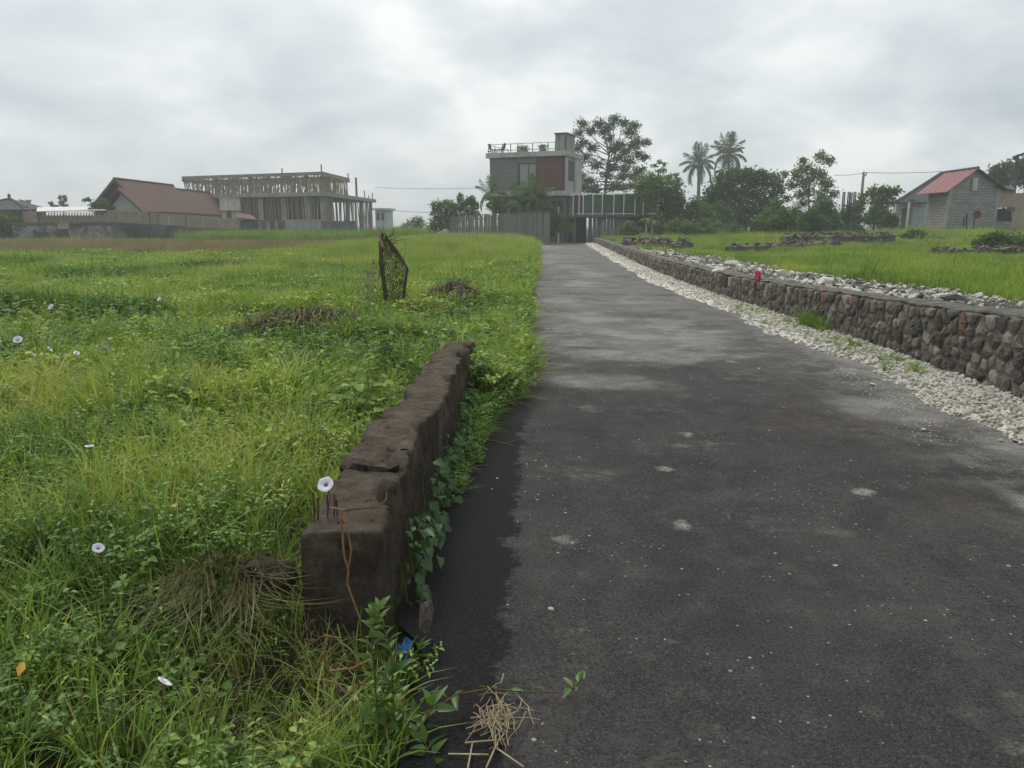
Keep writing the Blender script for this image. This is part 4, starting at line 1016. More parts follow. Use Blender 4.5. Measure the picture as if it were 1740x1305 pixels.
W(MB().box(P(1648, 330, 60.7).x, P(1657, 330, 60.7).x, 60.50, 60.58, P(1650, 324, 60.6).z, P(1650, 302, 60.6).z), 'plaster_strip', CONC_PALE, rh)
for (p, ww) in ((K3, .15), (A03, .15)):
    W(MB().box(p.x - ww, p.x + ww, p.y - .06, p.y + .1, zb, (z_k if p is K3 else z_r) - .05), 'corner_column', CONC, rh)
# tan awning box on the right with a dark opening
an = thing('tan_annex', 'tan boarded annex with dark opening beside the block house', 'annex', (P(1705, 380, 61.4).x, 61.4, zb))
p0, p1, p2, p3 = P(1688.5, 353.5, 61.3), P(1720, 352.5, 61.6), P(1722, 322, 61.6), P(1690, 318.5, 61.3)
TAN = mat('tan_board', (.37, .30, .22), (.29, .235, .18), 1.5, streak=((.22, .16, .11), 1.5, .5))
W(MB().prism([p0, p1, p2, p3], (0, .1, 0)), 'awning_board', TAN, an)
W(MB().prism([P(1686, 354.5, 61.9), P(1686, 392, 61.9), P(1719, 392, 61.9), P(1719, 354.5, 61.9)], (0, .2, 0)), 'opening', BLACK, an)  # solid black panel painted as the shade inside the opening
W(MB().prism([P(1686, 376, 61.7), P(1686, 394, 61.7), P(1719, 394, 61.7), P(1719, 376, 61.7)], (0, .15, 0)), 'sill_wall', GREYBLOCK, an)
W(MB().prism([P(1717.5, 395, 62.2), P(1746, 395, 62.4), P(1746, 328, 62.4), P(1717.5, 328, 62.2)], (0, .2, 0)), 'end_wall', TAN, an)
q = [P(1690, 316, 61.0), P(1724, 322.5, 61.3), P(1724, 318, 66), P(1688, 311, 66)]
W(MB().hexa([p - Vector((0, 0, .1)) for p in q], q), 'roof', ROOFDARK, an)
W(MB().prism([P(1716, 360, 61.1), P(1725, 360, 61.1), P(1725, 352, 61.1), P(1716, 352, 61.1)], (0, .4, 0)), 'box', CONC_DARK, an)
# dark roofed white house behind
wh = thing('slate_roof_house', 'white house with dark slate roof half hidden behind the red roof', 'house', (P(1545, 380, 72).x, 72, zb))
q = [P(1521, 343.5, 70), P(1575, 343.5, 70), P(1618, 293, 76), P(1599, 294.5, 76)]
W(MB().hexa([p - Vector((0, 0, .15)) for p in q], q), 'roof_slope', mat('slate', None), wh)
W(MB().tube([q[0] + Vector((0, -.05, 0)), q[3] + Vector((0, -.05, 0.05))], .12, 6), 'verge', ROOFDARK, wh)
W(MB().tube([P(1599, 294.5, 76), P(1620, 293, 76)], .14, 6), 'ridge', ROOFDARK, wh)
W(MB().box(P(1520, 380, 71).x, P(1576, 380, 71).x, 71, 71.2, zb, P(1550, 342.5, 71).z), 'wall', WHITEWALL, wh)
W(MB().box(P(1549, 380, 70.5).x, P(1568, 380, 70.5).x, 70.4, 70.9, zb, P(1550, 350, 70.5).z), 'door_wall', mat('mint_wall', None), wh)
for u0, u1 in ((1531, 1537), (1540, 1545)):
    W(MB().box(P(u0, 380, 70.9).x, P(u1, 380, 70.9).x, 70.86, 70.97, zb, P(1535, 354, 71).z), 'shutter', mat('brown_paint', (.22, .13, .09), (.16, .10, .07), 2), wh)
W(MB().prism([P(1545, 346, 70.2), P(1554, 346, 70.2), P(1554, 338, 70.2), P(1545, 338, 70.2)], (0, .35, 0)), 'air_unit', CONC_DARK, wh)
for u in (1518, 1543.5):
    x = P(u, 360, 69.5).x; W(MB().box(x - .07, x + .07, 69.4, 69.55, zb, P(u, 344, 69.5).z), 'porch_post', WHITE, wh)
W(MB().prism([P(1500, 383, 69), P(1531, 383, 69), P(1531, 366, 69), P(1505, 366, 69)], (0, .15, 0)), 'low_wall', WHITEWALL, wh)
# red dish
ds = thing('satellite_dish', 'round rusty red satellite dish on a short post by the block house', 'satellite dish', (P(1659, 390, 58).x, 58, zb))
c0 = P(1660, 364.5, 58); rr = 7.2 * mpp(58); mb = MB(); k = 16
mb.v = [tuple(c0 + Vector((0, .12, 0)))]
for j, (q, dy) in enumerate(((.4, .10), (.75, .05), (1.0, -.02), (1.0, .0), (.7, .09), (.3, .15))):
    mb.v += [tuple(c0 + Vector((rr * q * math.cos(2 * math.pi * i / k), dy, rr * q * .96 * math.sin(2 * math.pi * i / k)))) for i in range(k)]
mb.f += [(0, 1 + (i + 1) % k, 1 + i) for i in range(k)] + [(1 + j * k + i, 1 + j * k + (i + 1) % k, 1 + (j + 1) * k + (i + 1) % k, 1 + (j + 1) * k + i) for j in range(5) for i in range(k)] + [tuple(1 + 5 * k + i for i in range(k))]
W(mb, 'dish', mat('dish_red', (.22, .05, .04), (.13, .04, .035), 4), ds, smooth=True)
W(MB().tube([c0 + Vector((0, .2, -.1)), (c0.x, 58.25, zb)], .06, 6), 'mast', DARKMETAL, ds)
W(MB().tube([c0 + Vector((0, .05, -rr * .9)), c0 + Vector((0, -.5, -.1))], .02, 5), 'feed_arm', DARKMETAL, ds)
for i, (u, v0, v1) in enumerate(((1637, 385, 370), (1642, 384, 364))):
    a, b = P(u, v0 + 6, 57.5), P(u + 1, v1, 57.5)
    o = MB().tube([a, b, b + Vector((.12, 0, .04))], [.07, .06, .05], 6).build('fence_stake', DARKMETAL)
    tag(o, ['shorter dark stake standing before the block house wall', 'taller dark stake standing before the block house wall'][i], 'stake', 'dark stakes by the block house')

# columns of bare reinforcing steel
for i, (u, v0, v1) in enumerate(((1432.5, 372, 326), (1441, 372, 326), (1445, 372, 327), (1451, 372, 326))):
    rt = thing('rebar_column', ['bare dark rebar column standing apart on the left', 'second bare dark rebar column in the row', 'third bare dark rebar column in the row', 'rightmost bare dark rebar column by the bushy tree'][i], 'rebar', (P(u, 372, 66).x, 66, .9), 0, 'rebar columns beyond the field')
    for a, b in ((-.07, -.07), (.07, -.07), (.07, .07), (-.07, .07)):
        x = P(u, 350, 66).x; W(MB().tube([(x + a, 66 + b, .9), (x + a, 66 + b, P(u, v1, 66).z)], .028, 5), 'bar', DARKMETAL, rt)
    for k in range(7):
        z = 1.3 + k * .35; W(MB().box(x - .085, x + .085, 65.915, 66.085, z, z + .02), 'stirrup', DARKMETAL, rt)

# utility poles and wires
def wire(pts, sag, name, label):
    mb = MB(); 
    for a, b in zip(pts[:-1], pts[1:]):
        mb.tube([a.lerp(b, i / 12) - Vector((0, 0, sag * 4 * (i / 12) * (1 - i / 12))) for i in range(13)], .022, 4)
    o = mb.build(name, DARKMETAL); return tag(o, label, 'cable')
up_ = thing('utility_pole', 'grey utility pole with insulator behind the bushy tree', 'pole', (P(1466.5, 380, 76).x, 76, .8))
tp = P(1467.5, 295, 76)
W(MB().tube([(tp.x, 76, .5), tp], [.16, .12], 8), 'shaft', CONC, up_)
W(MB().tube([tp + Vector((0, 0, -.3)), tp + Vector((.25, 0, -.1)), tp + Vector((.27, 0, .12))], .06, 6), 'bracket', DARKMETAL, up_)
W(MB().tube([tp, tp + Vector((0, 0, .18))], .08, 6), 'insulator', DARKMETAL, up_)
wire([P(1418, 297.5, 79), tp + Vector((.27, 0, .1)), P(1606, 291, 77), P(1790, 286, 77)], .1, 'power_line', 'thin power line running from the utility pole over the red roof')
wire([P(636, 318.5, 100), P(831, 319, 100)], .15, 'power_line', 'upper thin cable between the unfinished building and the modern house')
wire([P(640, 355, 104), P(735, 361, 104)], .1, 'power_line', 'lower thin cable between the pale building and the fence trees')
wire([P(-30, 336, 74), P(52, 348, 74), P(110, 351, 74)], .3, 'power_line', 'sagging cable over the pavilion at the far left')
lp = thing('street_lamp', 'dark curved street lamp above the trees at the far right', 'street lamp', (P(1727, 380, 70).x, 70, .9))
a = P(1727, 300, 70); b = P(1727, 270, 70)
W(MB().tube([(a.x, 70, .5), a, b], [.13, .11, .10], 7), 'shaft', DARKMETAL, lp)
W(MB().tube([b, P(1729, 264.5, 70), P(1735, 263, 70), P(1746, 258, 70)], [.12, .13, .11, .08], 7), 'arm', DARKMETAL, lp)
W(MB().prism([P(1725, 272, 69.9), P(1732, 270, 69.9), P(1731, 263, 69.9), P(1724, 265, 69.9)], (0, .3, 0)), 'lamp_head', DARKMETAL, lp)

# ------------------------------------------------------------------ plant geometry
def tris(F): return np.concatenate([F[:, [0, 1, 2]], F[:, [0, 2, 3]]])
def blades(n, r, h, w, seed, bend=.5, levels=4, hvar=.4, upright=.0, lean=(0, 0)):
    g = np.random.default_rng(seed)
    ang = g.uniform(0, 6.283, n); rad = r * np.sqrt(g.random(n)); bx, by = rad * np.cos(ang), rad * np.sin(ang)
    da = ang + g.normal(0, 1.0, n); hh = h * (1 - hvar * g.random(n)); bd = bend * g.uniform(.15, 1.1, n) * (1 - upright)
    ww = w * g.uniform(.6, 1.25, n); tw = da + np.pi / 2 + g.normal(0, .5, n)
    V = np.zeros((n, levels, 2, 3))
    for k in range(levels):
        t = k / (levels - 1); out = hh * bd * t ** 1.8; up = hh * (t - .42 * bd * t ** 2.4)
        cx = bx + np.cos(da) * out + lean[0] * hh * t; cy = by + np.sin(da) * out + lean[1] * hh * t
        k_ = ww * (1 - t ** 2.2) * .5 + ww * .02
        for sgn, j in ((-1, 0), (1, 1)):
            V[:, k, j, 0] = cx + sgn * k_ * np.cos(tw); V[:, k, j, 1] = cy + sgn * k_ * np.sin(tw); V[:, k, j, 2] = up - .01
    base = (np.arange(n) * levels * 2)[:, None, None]
    q = np.array([[2 * k, 2 * k + 1, 2 * k + 3, 2 * k + 2] for k in range(levels - 1)])[None]
    return V.reshape(-1, 3), tris((base + q).reshape(-1, 4))
LEAF_T = [(0, 1, 2), (0, 2, 3), (1, 4, 5), (1, 5, 2), (2, 5, 6), (2, 6, 3), (4, 7, 5), (5, 7, 6)]
def leafset(P0, D, U, L, Wd, fold=.25, droop=.25, wide=.35):
    """folded pointed leaves: P0 base, D direction, U up, length, width"""
    D = D / np.linalg.norm(D, axis=1, keepdims=True)
    Sd = np.cross(D, U); Sd /= np.maximum(np.linalg.norm(Sd, axis=1, keepdims=True), 1e-6); Un = np.cross(Sd, D)
    L = np.asarray(L)[:, None]; Wd = np.asarray(Wd)[:, None]
    def pt(t, s, lift): return P0 + D * L * t + Sd * Wd * s + Un * (Wd * lift) - np.array([0, 0, 1.0]) * (L * droop * t * t)
    V = np.stack([pt(0, 0, 0), pt(wide, -.5, fold), pt(wide, 0, 0), pt(wide, .5, fold), pt(.68, -.34, fold * .7), pt(.68, 0, 0), pt(.68, .34, fold * .7), pt(1, 0, 0)], 1)
    n = len(P0); F = (np.arange(n) * 8)[:, None, None] + np.array(LEAF_T)[None]
    return V.reshape(-1, 3), F.reshape(-1, 3)
def merge(parts):
    Vs, Fs, b = [], [], 0
    for V, F in parts: Vs.append(V); Fs.append(F + b); b += len(V)
    return np.concatenate(Vs), np.concatenate(Fs)
def stalk(p0, p1, w):
    p0, p1 = np.array(p0), np.array(p1); a = np.array([w, 0, 0]); b = np.array([-w * .5, w * .87, 0]); c = np.array([-w * .5, -w * .87, 0])
    V = np.array([p0 + a, p0 + b, p0 + c, p1 + a * .6, p1 + b * .6, p1 + c * .6])
    F = np.array([[0, 1, 4], [0, 4, 3], [1, 2, 5], [1, 5, 4], [2, 0, 3], [2, 3, 5]]); return V, F
def weed(seed, h=.26, nst=4, L=.05, ratio=.5, spread=.5):
    g = np.random.default_rng(seed); parts = []
    for s in range(nst):
        a = g.uniform(0, 6.28); d = np.array([math.cos(a) * spread, math.sin(a) * spread, 1.0]) * h * g.uniform(.6, 1.05)
        p0 = np.array([g.normal() * .03, g.normal() * .03, -.01]); parts.append(stalk(p0, p0 + d, .0025))
        k = int(g.integers(4, 8)); P0, D, Ls = [], [], []
        for i in range(k):
            q = p0 + d * (.25 + .75 * (i + 1) / k); b = g.uniform(0, 3.14)
            for sgn in (0, 3.14):
                P0.append(q); D.append([math.cos(b + sgn), math.sin(b + sgn), g.uniform(.0, .6)]); Ls.append(L * g.uniform(.6, 1.25) * (1.05 - .3 * (i / k)))
        Ls = np.array(Ls); parts.append(leafset(np.array(P0), np.array(D), np.tile([0, 0, 1.0], (len(P0), 1)) + g.normal(0, .15, (len(P0), 3)), Ls, Ls * ratio))
    return merge(parts)
def creep(seed, r=.3, n=46, L=.06):
    """low mat of rounded leaves on short stalks"""
    g = np.random.default_rng(seed); a = g.uniform(0, 6.28, n); rad = r * np.sqrt(g.random(n)); z = g.uniform(.10, .24, n) * (1 - .4 * rad / r)
    P0 = np.stack([rad * np.cos(a), rad * np.sin(a), z], 1); b = g.uniform(0, 6.28, n)
    D = np.stack([np.cos(b), np.sin(b), g.normal(.1, .25, n)], 1); U = np.stack([g.normal(0, .3, n), g.normal(0, .3, n), np.ones(n)], 1)
    Ls = L * g.uniform(.6, 1.3, n)
    return leafset(P0, D, U, Ls, Ls * .85, .15, .2, .3)
def PM(V, F, m_): return proto('p', np_mesh('ground_cover', V, F, m_))

# ------------------------------------------------------------------ meadow
def in_heap(x, y, k=.55):
    return any(((x - hx) / rx) ** 2 + ((y - hy) / ry) ** 2 < k for hx, hy, rx, ry, hh in HEAPS[2:])
def ok_left(x, y, mar=0.0):
    s = S(x, y)
    if s > -.60 + .17 * float(sm(y, 2.75, 2.45)) - mar: return False
    if 2.52 < y < 7.05 and -.89 + .03 * float(sm(y, 3, 7)) - mar < s: return False
    return True
def dry_at(x, y):
    if x > -8 or y < 30: return 0.0
    yy = y + 2.2 * fbm(x, y, .25, 40); xx = x + 2.5 * fbm(x, y, .25, 50)
    return float(sm(yy, 33, 37)) * (1 - float(sm(yy, 55, 59))) * float(sm(-xx, 9, 13))
def tint(x, y):
    v = .45 + .26 * fbm(x, y, .32, 60) + .28 * fbm(x, y, 1.1, 70)
    if y < 3.2: v -= .08 * float(sm(y, 3.2, 1.6))
    return v
def zone(y0, y1, dens, xfun, okf, grow=1.0):
    """random points with even density over a trapezoid"""
    out = []; ymid = np.linspace(y0, y1, 60)
    for a, b in zip(ymid[:-1], ymid[1:]):
        yc = (a + b) / 2; x0, x1 = xfun(yc)
        n = rg.poisson(max(0, (x1 - x0)) * (b - a) * dens * (y0 / yc) ** grow)
        for i in range(n):
            x, y = rg.uniform(x0, x1), rg.uniform(a, b)
            if okf(x, y): out.append((x, y))
    return out
leftx = lambda y: (-.70 * y - 1.4, SLOPE * y - .40)
class Acc:
    def __init__(s): s.p, s.r, s.s, s.i, s.t = [], [], [], [], []
    def add(s, x, y, z, sc, kind, t, tilt=.12, rz=None, lean=None, sz=None):
        s.p.append((x, y, z)); a, b = rg.normal() * tilt, rg.normal() * tilt
        if lean: a += lean[0]; b += lean[1]
        s.r.append((a, b, rg.uniform(0, 6.28) if rz is None else rz)); s.s.append((sc, sc, sz or sc)); s.i.append(kind); s.t.append(t)
    def done(s, name, label, protos): return scatter(name, label, s.p, s.r, s.s, s.i, s.t, protos)

# near: single tufts and weeds
A = Acc(); kinds = []
for i in range(6): kinds.append(PM(*blades(14, .055, .36, .0078, 20 + i, 1.0, 5), GRASS))
for i in range(2): kinds.append(PM(*blades(16, .05, .27, .0048, 40 + i, .7, 4), GRASS))
for i in range(4): kinds.append(PM(*weed(60 + i, .27, 3, .042, .40), WEED))
for i in range(2): kinds.append(PM(*weed(70 + i, .20, 4, .038, .8, .8), WEED))
for i in range(2): kinds.append(PM(*creep(80 + i, .12, 12, .045), WEED))
for i in range(2): kinds.append(PM(*blades(14, .06, .30, .0036, 90 + i, 1.5, 5), DRYGRASS))
for x, y in zone(.95, 5.4, 620, leftx, ok_left, .75):
    s = S(x, y)
    if y < 2.55 and s > -.62 and rg.random() < .35: continue
    hol = ((x + .72) / .36) ** 2 + ((y - 2.32) / .30) ** 2            # bare dark hollow at the wall end
    if hol < 1 and rg.random() < .72: continue
    q = rg.random(); wd = fbm(x, y, .9, 90)
    if q < .60 - .32 * wd: k = rg.integers(0, 8)
    elif q < .95: k = rg.integers(8, 16) if wd > -.35 else rg.integers(8, 12)
    else: k = rg.integers(16, 18)
    sc = rg.uniform(.6, 1.15) * (.66 if y < 1.5 else .82 if y < 2.6 else 1.0)
    if k >= 8: sc *= .95
    if 2.5 < y < 7.1 and s > -1.15: sc *= .70 if y < 3.4 else .95
    A.add(x, y, H(x, y) - .01, sc, int(k), tint(x, y) + .03 + rg.normal() * .13)
A.done('near_grass', 'dense mixed grass and broadleaf weeds in the near meadow', kinds)
# middle
A = Acc(); kinds = []
for i in range(5): kinds.append(PM(*blades(44, .20, .34, .0105, 120 + i, 1.0, 4), GRASS))
for i in range(3): kinds.append(PM(*creep(140 + i, .26, 64, .058), WEED))
for i in range(2): kinds.append(PM(*weed(150 + i, .32, 9, .058, .45, .7), WEED))
kinds.append(PM(*blades(40, .18, .30, .005, 160, 1.4, 4), DRYGRASS))
for x, y in zone(4.9, 13, 96, leftx, ok_left, 1.0):
    if in_heap(x, y, .8) and rg.random() < .85: continue
    if ((x + 2.45) / 1.0) ** 2 + ((y - 8.95) / .55) ** 2 < 1 and rg.random() < .55: continue
    wd = fbm(x, y, .55, 90); q = rg.random()
    k = rg.integers(0, 5) if q < .55 - .6 * wd else (rg.integers(5, 10) if q < .97 else 10)
    A.add(x, y, H(x, y) - .01, (rg.uniform(.55, 1.15) if rg.random() < .93 else rg.uniform(1.2, 1.6)) * (.95 + .35 * fbm(x, y, .7, 95)) * (.88 if y < 7.1 and S(x, y) > -1.0 else 1), int(k), tint(x, y) + .05 + rg.normal() * .13)
A.done('meadow_grass', 'bright green meadow grass and creeping weeds left of the lane', kinds)
# far left
A = Acc(); kinds = []
for i in range(4): kinds.append(PM(*blades(90, .42, .36, .016, 220 + i, .8, 3), GRASS))
for i in range(2): kinds.append(PM(*creep(240 + i, .5, 150, .075), WEED))
for i in range(2): kinds.append(PM(*blades(90, .42, .42, .014, 250 + i, .35, 3, .6), DRYGRASS))
for x, y in zone(12.4, 62, 24, leftx, ok_left, 1.05):
    if in_heap(x, y, .8) and rg.random() < .85: continue
    if (x + .72) ** 2 + (y - 15.2) ** 2 < .1: continue
    d = dry_at(x, y)
    if rg.random() < d: k, sc, t = 6 + rg.integers(0, 2), rg.uniform(.7, 1.25), .55 + .3 * fbm(x, y, .5, 3) + rg.normal() * .1
    else:
        k = rg.integers(0, 4) if rg.random() < .74 else rg.integers(4, 6)
        sc = rg.uniform(.65, 1.15) * (1 + .4 * fbm(x, y, .5, 95)); t = tint(x, y) + .06 + rg.normal() * .11
    A.add(x, y, H(x, y) - .01, sc * (1 + .008 * y), int(k), t)
# darker bushy patches in the field
for cx, cy, rx, ry, n in ((-10.6, 20.5, 1.6, 1.5, 60), (-9.3, 24, 1.3, .8, 36), (-17.5, 27.0, 2.4, 1.6, 70), (-8.2, 12.3, 1.0, .5, 34), (-6.6, 12.0, 1.0, .5, 34)):
    for i in range(n):
        x, y = rg.normal(cx, rx * .5), rg.normal(cy, ry * .5)
        A.add(x, y, H(x, y), rg.uniform(1.0, 1.7), int(rg.choice([0, 1, 2, 3, 4, 5])), .16 + rg.normal() * .06)
A.done('field_grass', 'grass and cut straw of the far left field', kinds)
# tall verge along the lane and in front of the unfinished building
A = Acc(); kinds = []
for i in range(4): kinds.append(PM(*blades(70, .34, .95, .017, 320 + i, .55, 4, .5), GRASS))
for i in range(2): kinds.append(PM(*blades(60, .34, 1.05, .010, 330 + i, .25, 4, .35), DRYGRASS))
def vx(y): return (SLOPE * y - 13 + .0 * y, SLOPE * y - .75)
for x, y in zone(17, 62, 15, vx, lambda x, y: True, .9):
    s = -S(x, y); hgt = float(sm(y, 18, 36)) * (1 - .75 * float(sm(s, 6, 12.5)))
    if rg.random() > hgt * 1.2 + .08: continue
    A.add(x, y, H(x, y) - .02, (.45 + .42 * hgt) * rg.uniform(.7, 1.15), int(rg.integers(0, 4)) if rg.random() < .93 else int(rg.integers(4, 6)), .60 + .2 * fbm(x, y, .4, 3) + rg.normal() * .06)
for i in range(1500):
    x, y = rg.uniform(-26, -7), rg.uniform(56, 66)
    if x < -22 and y < 60: continue
    A.add(x, y, H(x, y) + .25, rg.uniform(.75, 1.25), int(rg.integers(0, 4)), .40 + .2 * fbm(x, y, .3, 3) + rg.normal() * .06)
A.done('tall_grass', 'tall feathery grass bank beside the lane', kinds)
# lane edge: long blades hanging over the asphalt
A = Acc(); kinds = []
for i in range(4): kinds.append(PM(*blades(26, .10, .42, .0085, 420 + i, 1.1, 5, lean=(.25, 0)), GRASS))
for i in range(2): kinds.append(PM(*weed(430 + i, .26, 6, .080, .6, .9), WEED))
kinds.append(PM(*blades(26, .12, .36, .005, 440, 1.6, 5, lean=(.3, 0)), DRYGRASS))
for i in range(2300):
    u = rg.random(); y = 6.4 + 36 * u ** 1.8; bul = .14 * fbm(0, y, .7, 12) + .20 * math.exp(-((y - 8.6) / 1.7) ** 2)
    s = -.46 - abs(rg.normal()) * .22 + bul + .05; x = s + SLOPE * y
    k = int(rg.choice([0, 1, 2, 3, 4, 5, 6], p=[.12, .12, .12, .12, .24, .24, .04]))
    A.add(x, y, max(H(x, y), -.02), rg.uniform(.6, 1.1) * (1 + .012 * y), k, .52 + rg.normal() * .14, .2, rg.normal() * 1.3)
for i in range(700):                                              # foot of the low wall, road side
    y = 3.9 + 3.2 * rg.random() ** .6; s = sr(y) + .05 + rg.normal() * .035 + .12 * float(sm(y, 4.5, 7)); x = s + SLOPE * y
    A.add(x, y, -.01, rg.uniform(.45, .8) * (.55 + .45 * float(sm(y, 4.4, 6.8))), int(rg.choice([0, 1, 4, 5, 4, 5])), .34 + rg.normal() * .08, .15, rg.normal() * .7)
for i in range(90):                                              # sparse sprouts in the gravel on the other side
    y = rg.choice([8.7, 9.6, 11.2, 7.6, 13]) + rg.normal() * .5; s = 4.0 - abs(rg.normal()) * .22; x = XR(s, y)
    A.add(x, y, .06, rg.uniform(.16, .36), int(rg.choice([0, 1, 4, 5])), .5 + rg.normal() * .1)
for i in range(26):
    y = 10.9 + rg.normal() * .28; A.add(XR(4.06, y) - .05 * rg.random(), y, .08, rg.uniform(.5, .8), int(rg.integers(0, 4)), .3, .1, 3.1)
A.done('verge_grass', 'long grass and weeds hanging over the lane edge', kinds)
# right field
A = Acc(); kinds = []
for i in range(4): kinds.append(PM(*blades(90, .42, .34, .015, 520 + i, .7, 3), GRASS))
for i in range(2): kinds.append(PM(*blades(80, .40, .75, .017, 530 + i, .5, 4, .5), GRASS))
kinds.append(PM(*blades(80, .40, .5, .012, 540, .5, 3, .6), DRYGRASS))
def rxf(y): return (SLOPE * y + 4.8, .70 * y + 3)
for x, y in zone(8.5, 62, 30, rxf, lambda x, y: S(x, y) + .5 * fbm(x, y, .8, 4) > (6.6 if y < 28 else 6.6 - 1.9 * sm(y, 28, 36)), 1.1):
    k = int(rg.integers(0, 4)); sc = (rg.uniform(.5, .9) if rg.random() < .95 else rg.uniform(1, 1.3)) * (.78 if y < 40 else .9) * (1 + .35 * fbm(x, y, .35, 15)); t = .50 + .18 * fbm(x, y, .9, 25) + .16 * fbm(x, y, .25, 8) + rg.normal() * .05
    if rg.random() < (.10 if y > 40 else .02): k = int(rg.integers(4, 6)); t += .02
    if y > 30 and rg.random() < .06: k = 6
    A.add(x, y, H(x, y) - .01, sc * (1 + .006 * y), k, t)
for x, y in zone(34, 64, 5, lambda y: (SLOPE * y + 4.7, SLOPE * y + 9.5), lambda x, y: True, 1): A.add(x, y, H(x, y), rg.uniform(.8, 1.2), int(rg.integers(0, 4)), .5 + rg.normal() * .1)
A.done('right_field_grass', 'light green grass of the field behind the stone wall', kinds)

# ------------------------------------------------------------------ trees
def card_leaves(P0, size, g, ratio=.55, up=.5):
    n = len(P0); D = g.normal(0, 1, (n, 3)); D[:, 2] *= .6; D /= np.linalg.norm(D, axis=1, keepdims=True)
    U = g.normal(0, 1, (n, 3)); U[:, 2] += up * 2; Sd = np.cross(D, U); Sd /= np.maximum(np.linalg.norm(Sd, axis=1, keepdims=True), 1e-6)
    L = (size * g.uniform(.6, 1.3, n))[:, None]; Wd = L * ratio
    Nn = np.cross(Sd, D)
    V = np.stack([P0, P0 + D * L * .5 - Sd * Wd * .5 + Nn * L * .08, P0 + D * L, P0 + D * L * .5 + Sd * Wd * .5 + Nn * L * .08], 1)
    F = (np.arange(n) * 4)[:, None] + np.array([[0, 1, 2], [0, 2, 3]])[:, None, :].reshape(2, 1, 3)
    return V.reshape(-1, 3), F.reshape(-1, 3)
def clump_points(c, r3, n, g, shell=.55):
    d = g.normal(0, 1, (n, 3)); d /= np.linalg.norm(d, axis=1, keepdims=True)
    rad = (shell + (1 - shell) * g.random(n) ** .6)[:, None] * (1 + .22 * g.normal(0, 1, (n, 1)))
    return np.array(c) + d * rad * np.array(r3)
def tree(name, label, cat, y, base, clumps, leafm, leaf=.3, dens=1.0, depth=.7, group=None, trunk=.16, barkm=None, limbs=True, seed=0, shell=.45, zg=None, flat=1.0, fork=None, ratio=.55):
    """clumps: (u, v, ru, rv) in picture units at distance y; spread in depth as widely as across"""
    g = np.random.default_rng(seed + 1000); k = mpp(y)
    b = P(base[0], base[1], y)
    if zg is not None: b.z = zg
    o = thing(name, label, cat, tuple(b), 0, group)
    C = [P(c[0], c[1], y) for c in clumps]
    cx = sum(c.x for c in C) / len(C); halfw = max(max(abs(c.x - cx) for c in C), .3)
    pts = []; cen = []
    for c, q in zip(C, clumps):
        rr = q[2] * k; room = math.sqrt(max(.08, 1 - min(.95, abs(c.x - cx) / (halfw + rr)) ** 2))
        dy = g.uniform(-1, 1) * halfw * depth * room
        p = c + Vector((0, dy, 0)); cen.append(p)
        n = int(dens * 120 * (rr * (q[3] * k) / leaf ** 2) ** .8) + 14
        pts.append(clump_points(p, (rr, rr * .95, q[3] * k * flat), n, g, shell))
    pts = np.concatenate(pts); V, F = card_leaves(pts, leaf, g, ratio)
    link('crown', np_mesh('crown', V - np.array(b), F, leafm), leafm, o)
    mb = MB(); top = max(c.z for c in cen); ft = fork if fork else .45
    low = min(c.z for c in cen); fz = b.z + max(.3, (low - b.z) * .9 if fork is None else (top - b.z) * fork)
    f0 = Vector((b.x + (cx - b.x) * .3, y, fz)); hi = Vector((cx, y, b.z + (top - b.z) * .8))
    mb.tube([b - Vector((0, 0, .2)), b.lerp(f0, .5) + Vector((.05, 0, 0)), f0, f0.lerp(hi, .5) + Vector((-.08, .05, 0)), hi], [trunk, trunk * .85, trunk * .75, trunk * .5, trunk * .22], 7)
    W(mb, 'trunk', barkm or BARK, o)
    if limbs:
        mb = MB()
        for c in cen:
            q = min(max((c.z - fz) / max(hi.z - fz, .1) * .6, .02), .85); s_ = f0.lerp(hi, q)
            mid = s_.lerp(c, .55) + Vector((g.normal(0, .1), g.normal(0, .1), -.12 * (c - s_).length))
            mb.tube([s_, mid, c], [trunk * .36, trunk * .22, trunk * .07], 5, False)
        W(mb, 'limbs', barkm or BARK, o, kind='stuff')
    return o
Z = lambda L: [(720 + x / 4.35, 180 + y / 4.35, r / 4.35 * 1.2, r / 4.35 * .84) for x, y, r in L]
tree('spreading_tree', 'tall open crowned tree with layered branches behind the modern house', 'tree', 84, (1024, 372), Z([
    (1420, 92, 45), (1300, 130, 50), (1180, 122, 44), (1455, 150, 40), (1370, 155, 48), (1535, 165, 42), (1150, 195, 40), (1240, 180, 44), (1330, 195, 40), (1500, 215, 50), (1590, 258, 48), (1640, 275, 34),
    (1545, 292, 44), (1450, 285, 46), (1370, 240, 40), (1180, 265, 44), (1140, 315, 40), (1250, 305, 44), (1400, 330, 46), (1480, 345, 42), (1590, 362, 46), (1640, 380, 32), (1530, 405, 46), (1430, 395, 42),
    (1200, 375, 50), (1140, 425, 52), (1275, 435, 50), (1385, 455, 46), (1500, 455, 44), (1600, 478, 50), (1150, 520, 56), (1225, 560, 54), (1335, 520, 40), (1450, 530, 46), (1170, 610, 60), (1260, 622, 56), (1385, 605, 54), (1470, 600, 44), (1560, 520, 44), (1545, 590, 40)]),
    LEAF_DARK, leaf=.23, dens=.62, trunk=.20, barkm=BARK_GREY, seed=1, shell=.1, fork=.30)
Y_ = lambda L: [(1080 + x / 4.58, 210 + y / 4.58, r / 4.58, r / 4.58 * .85) for x, y, r in L]
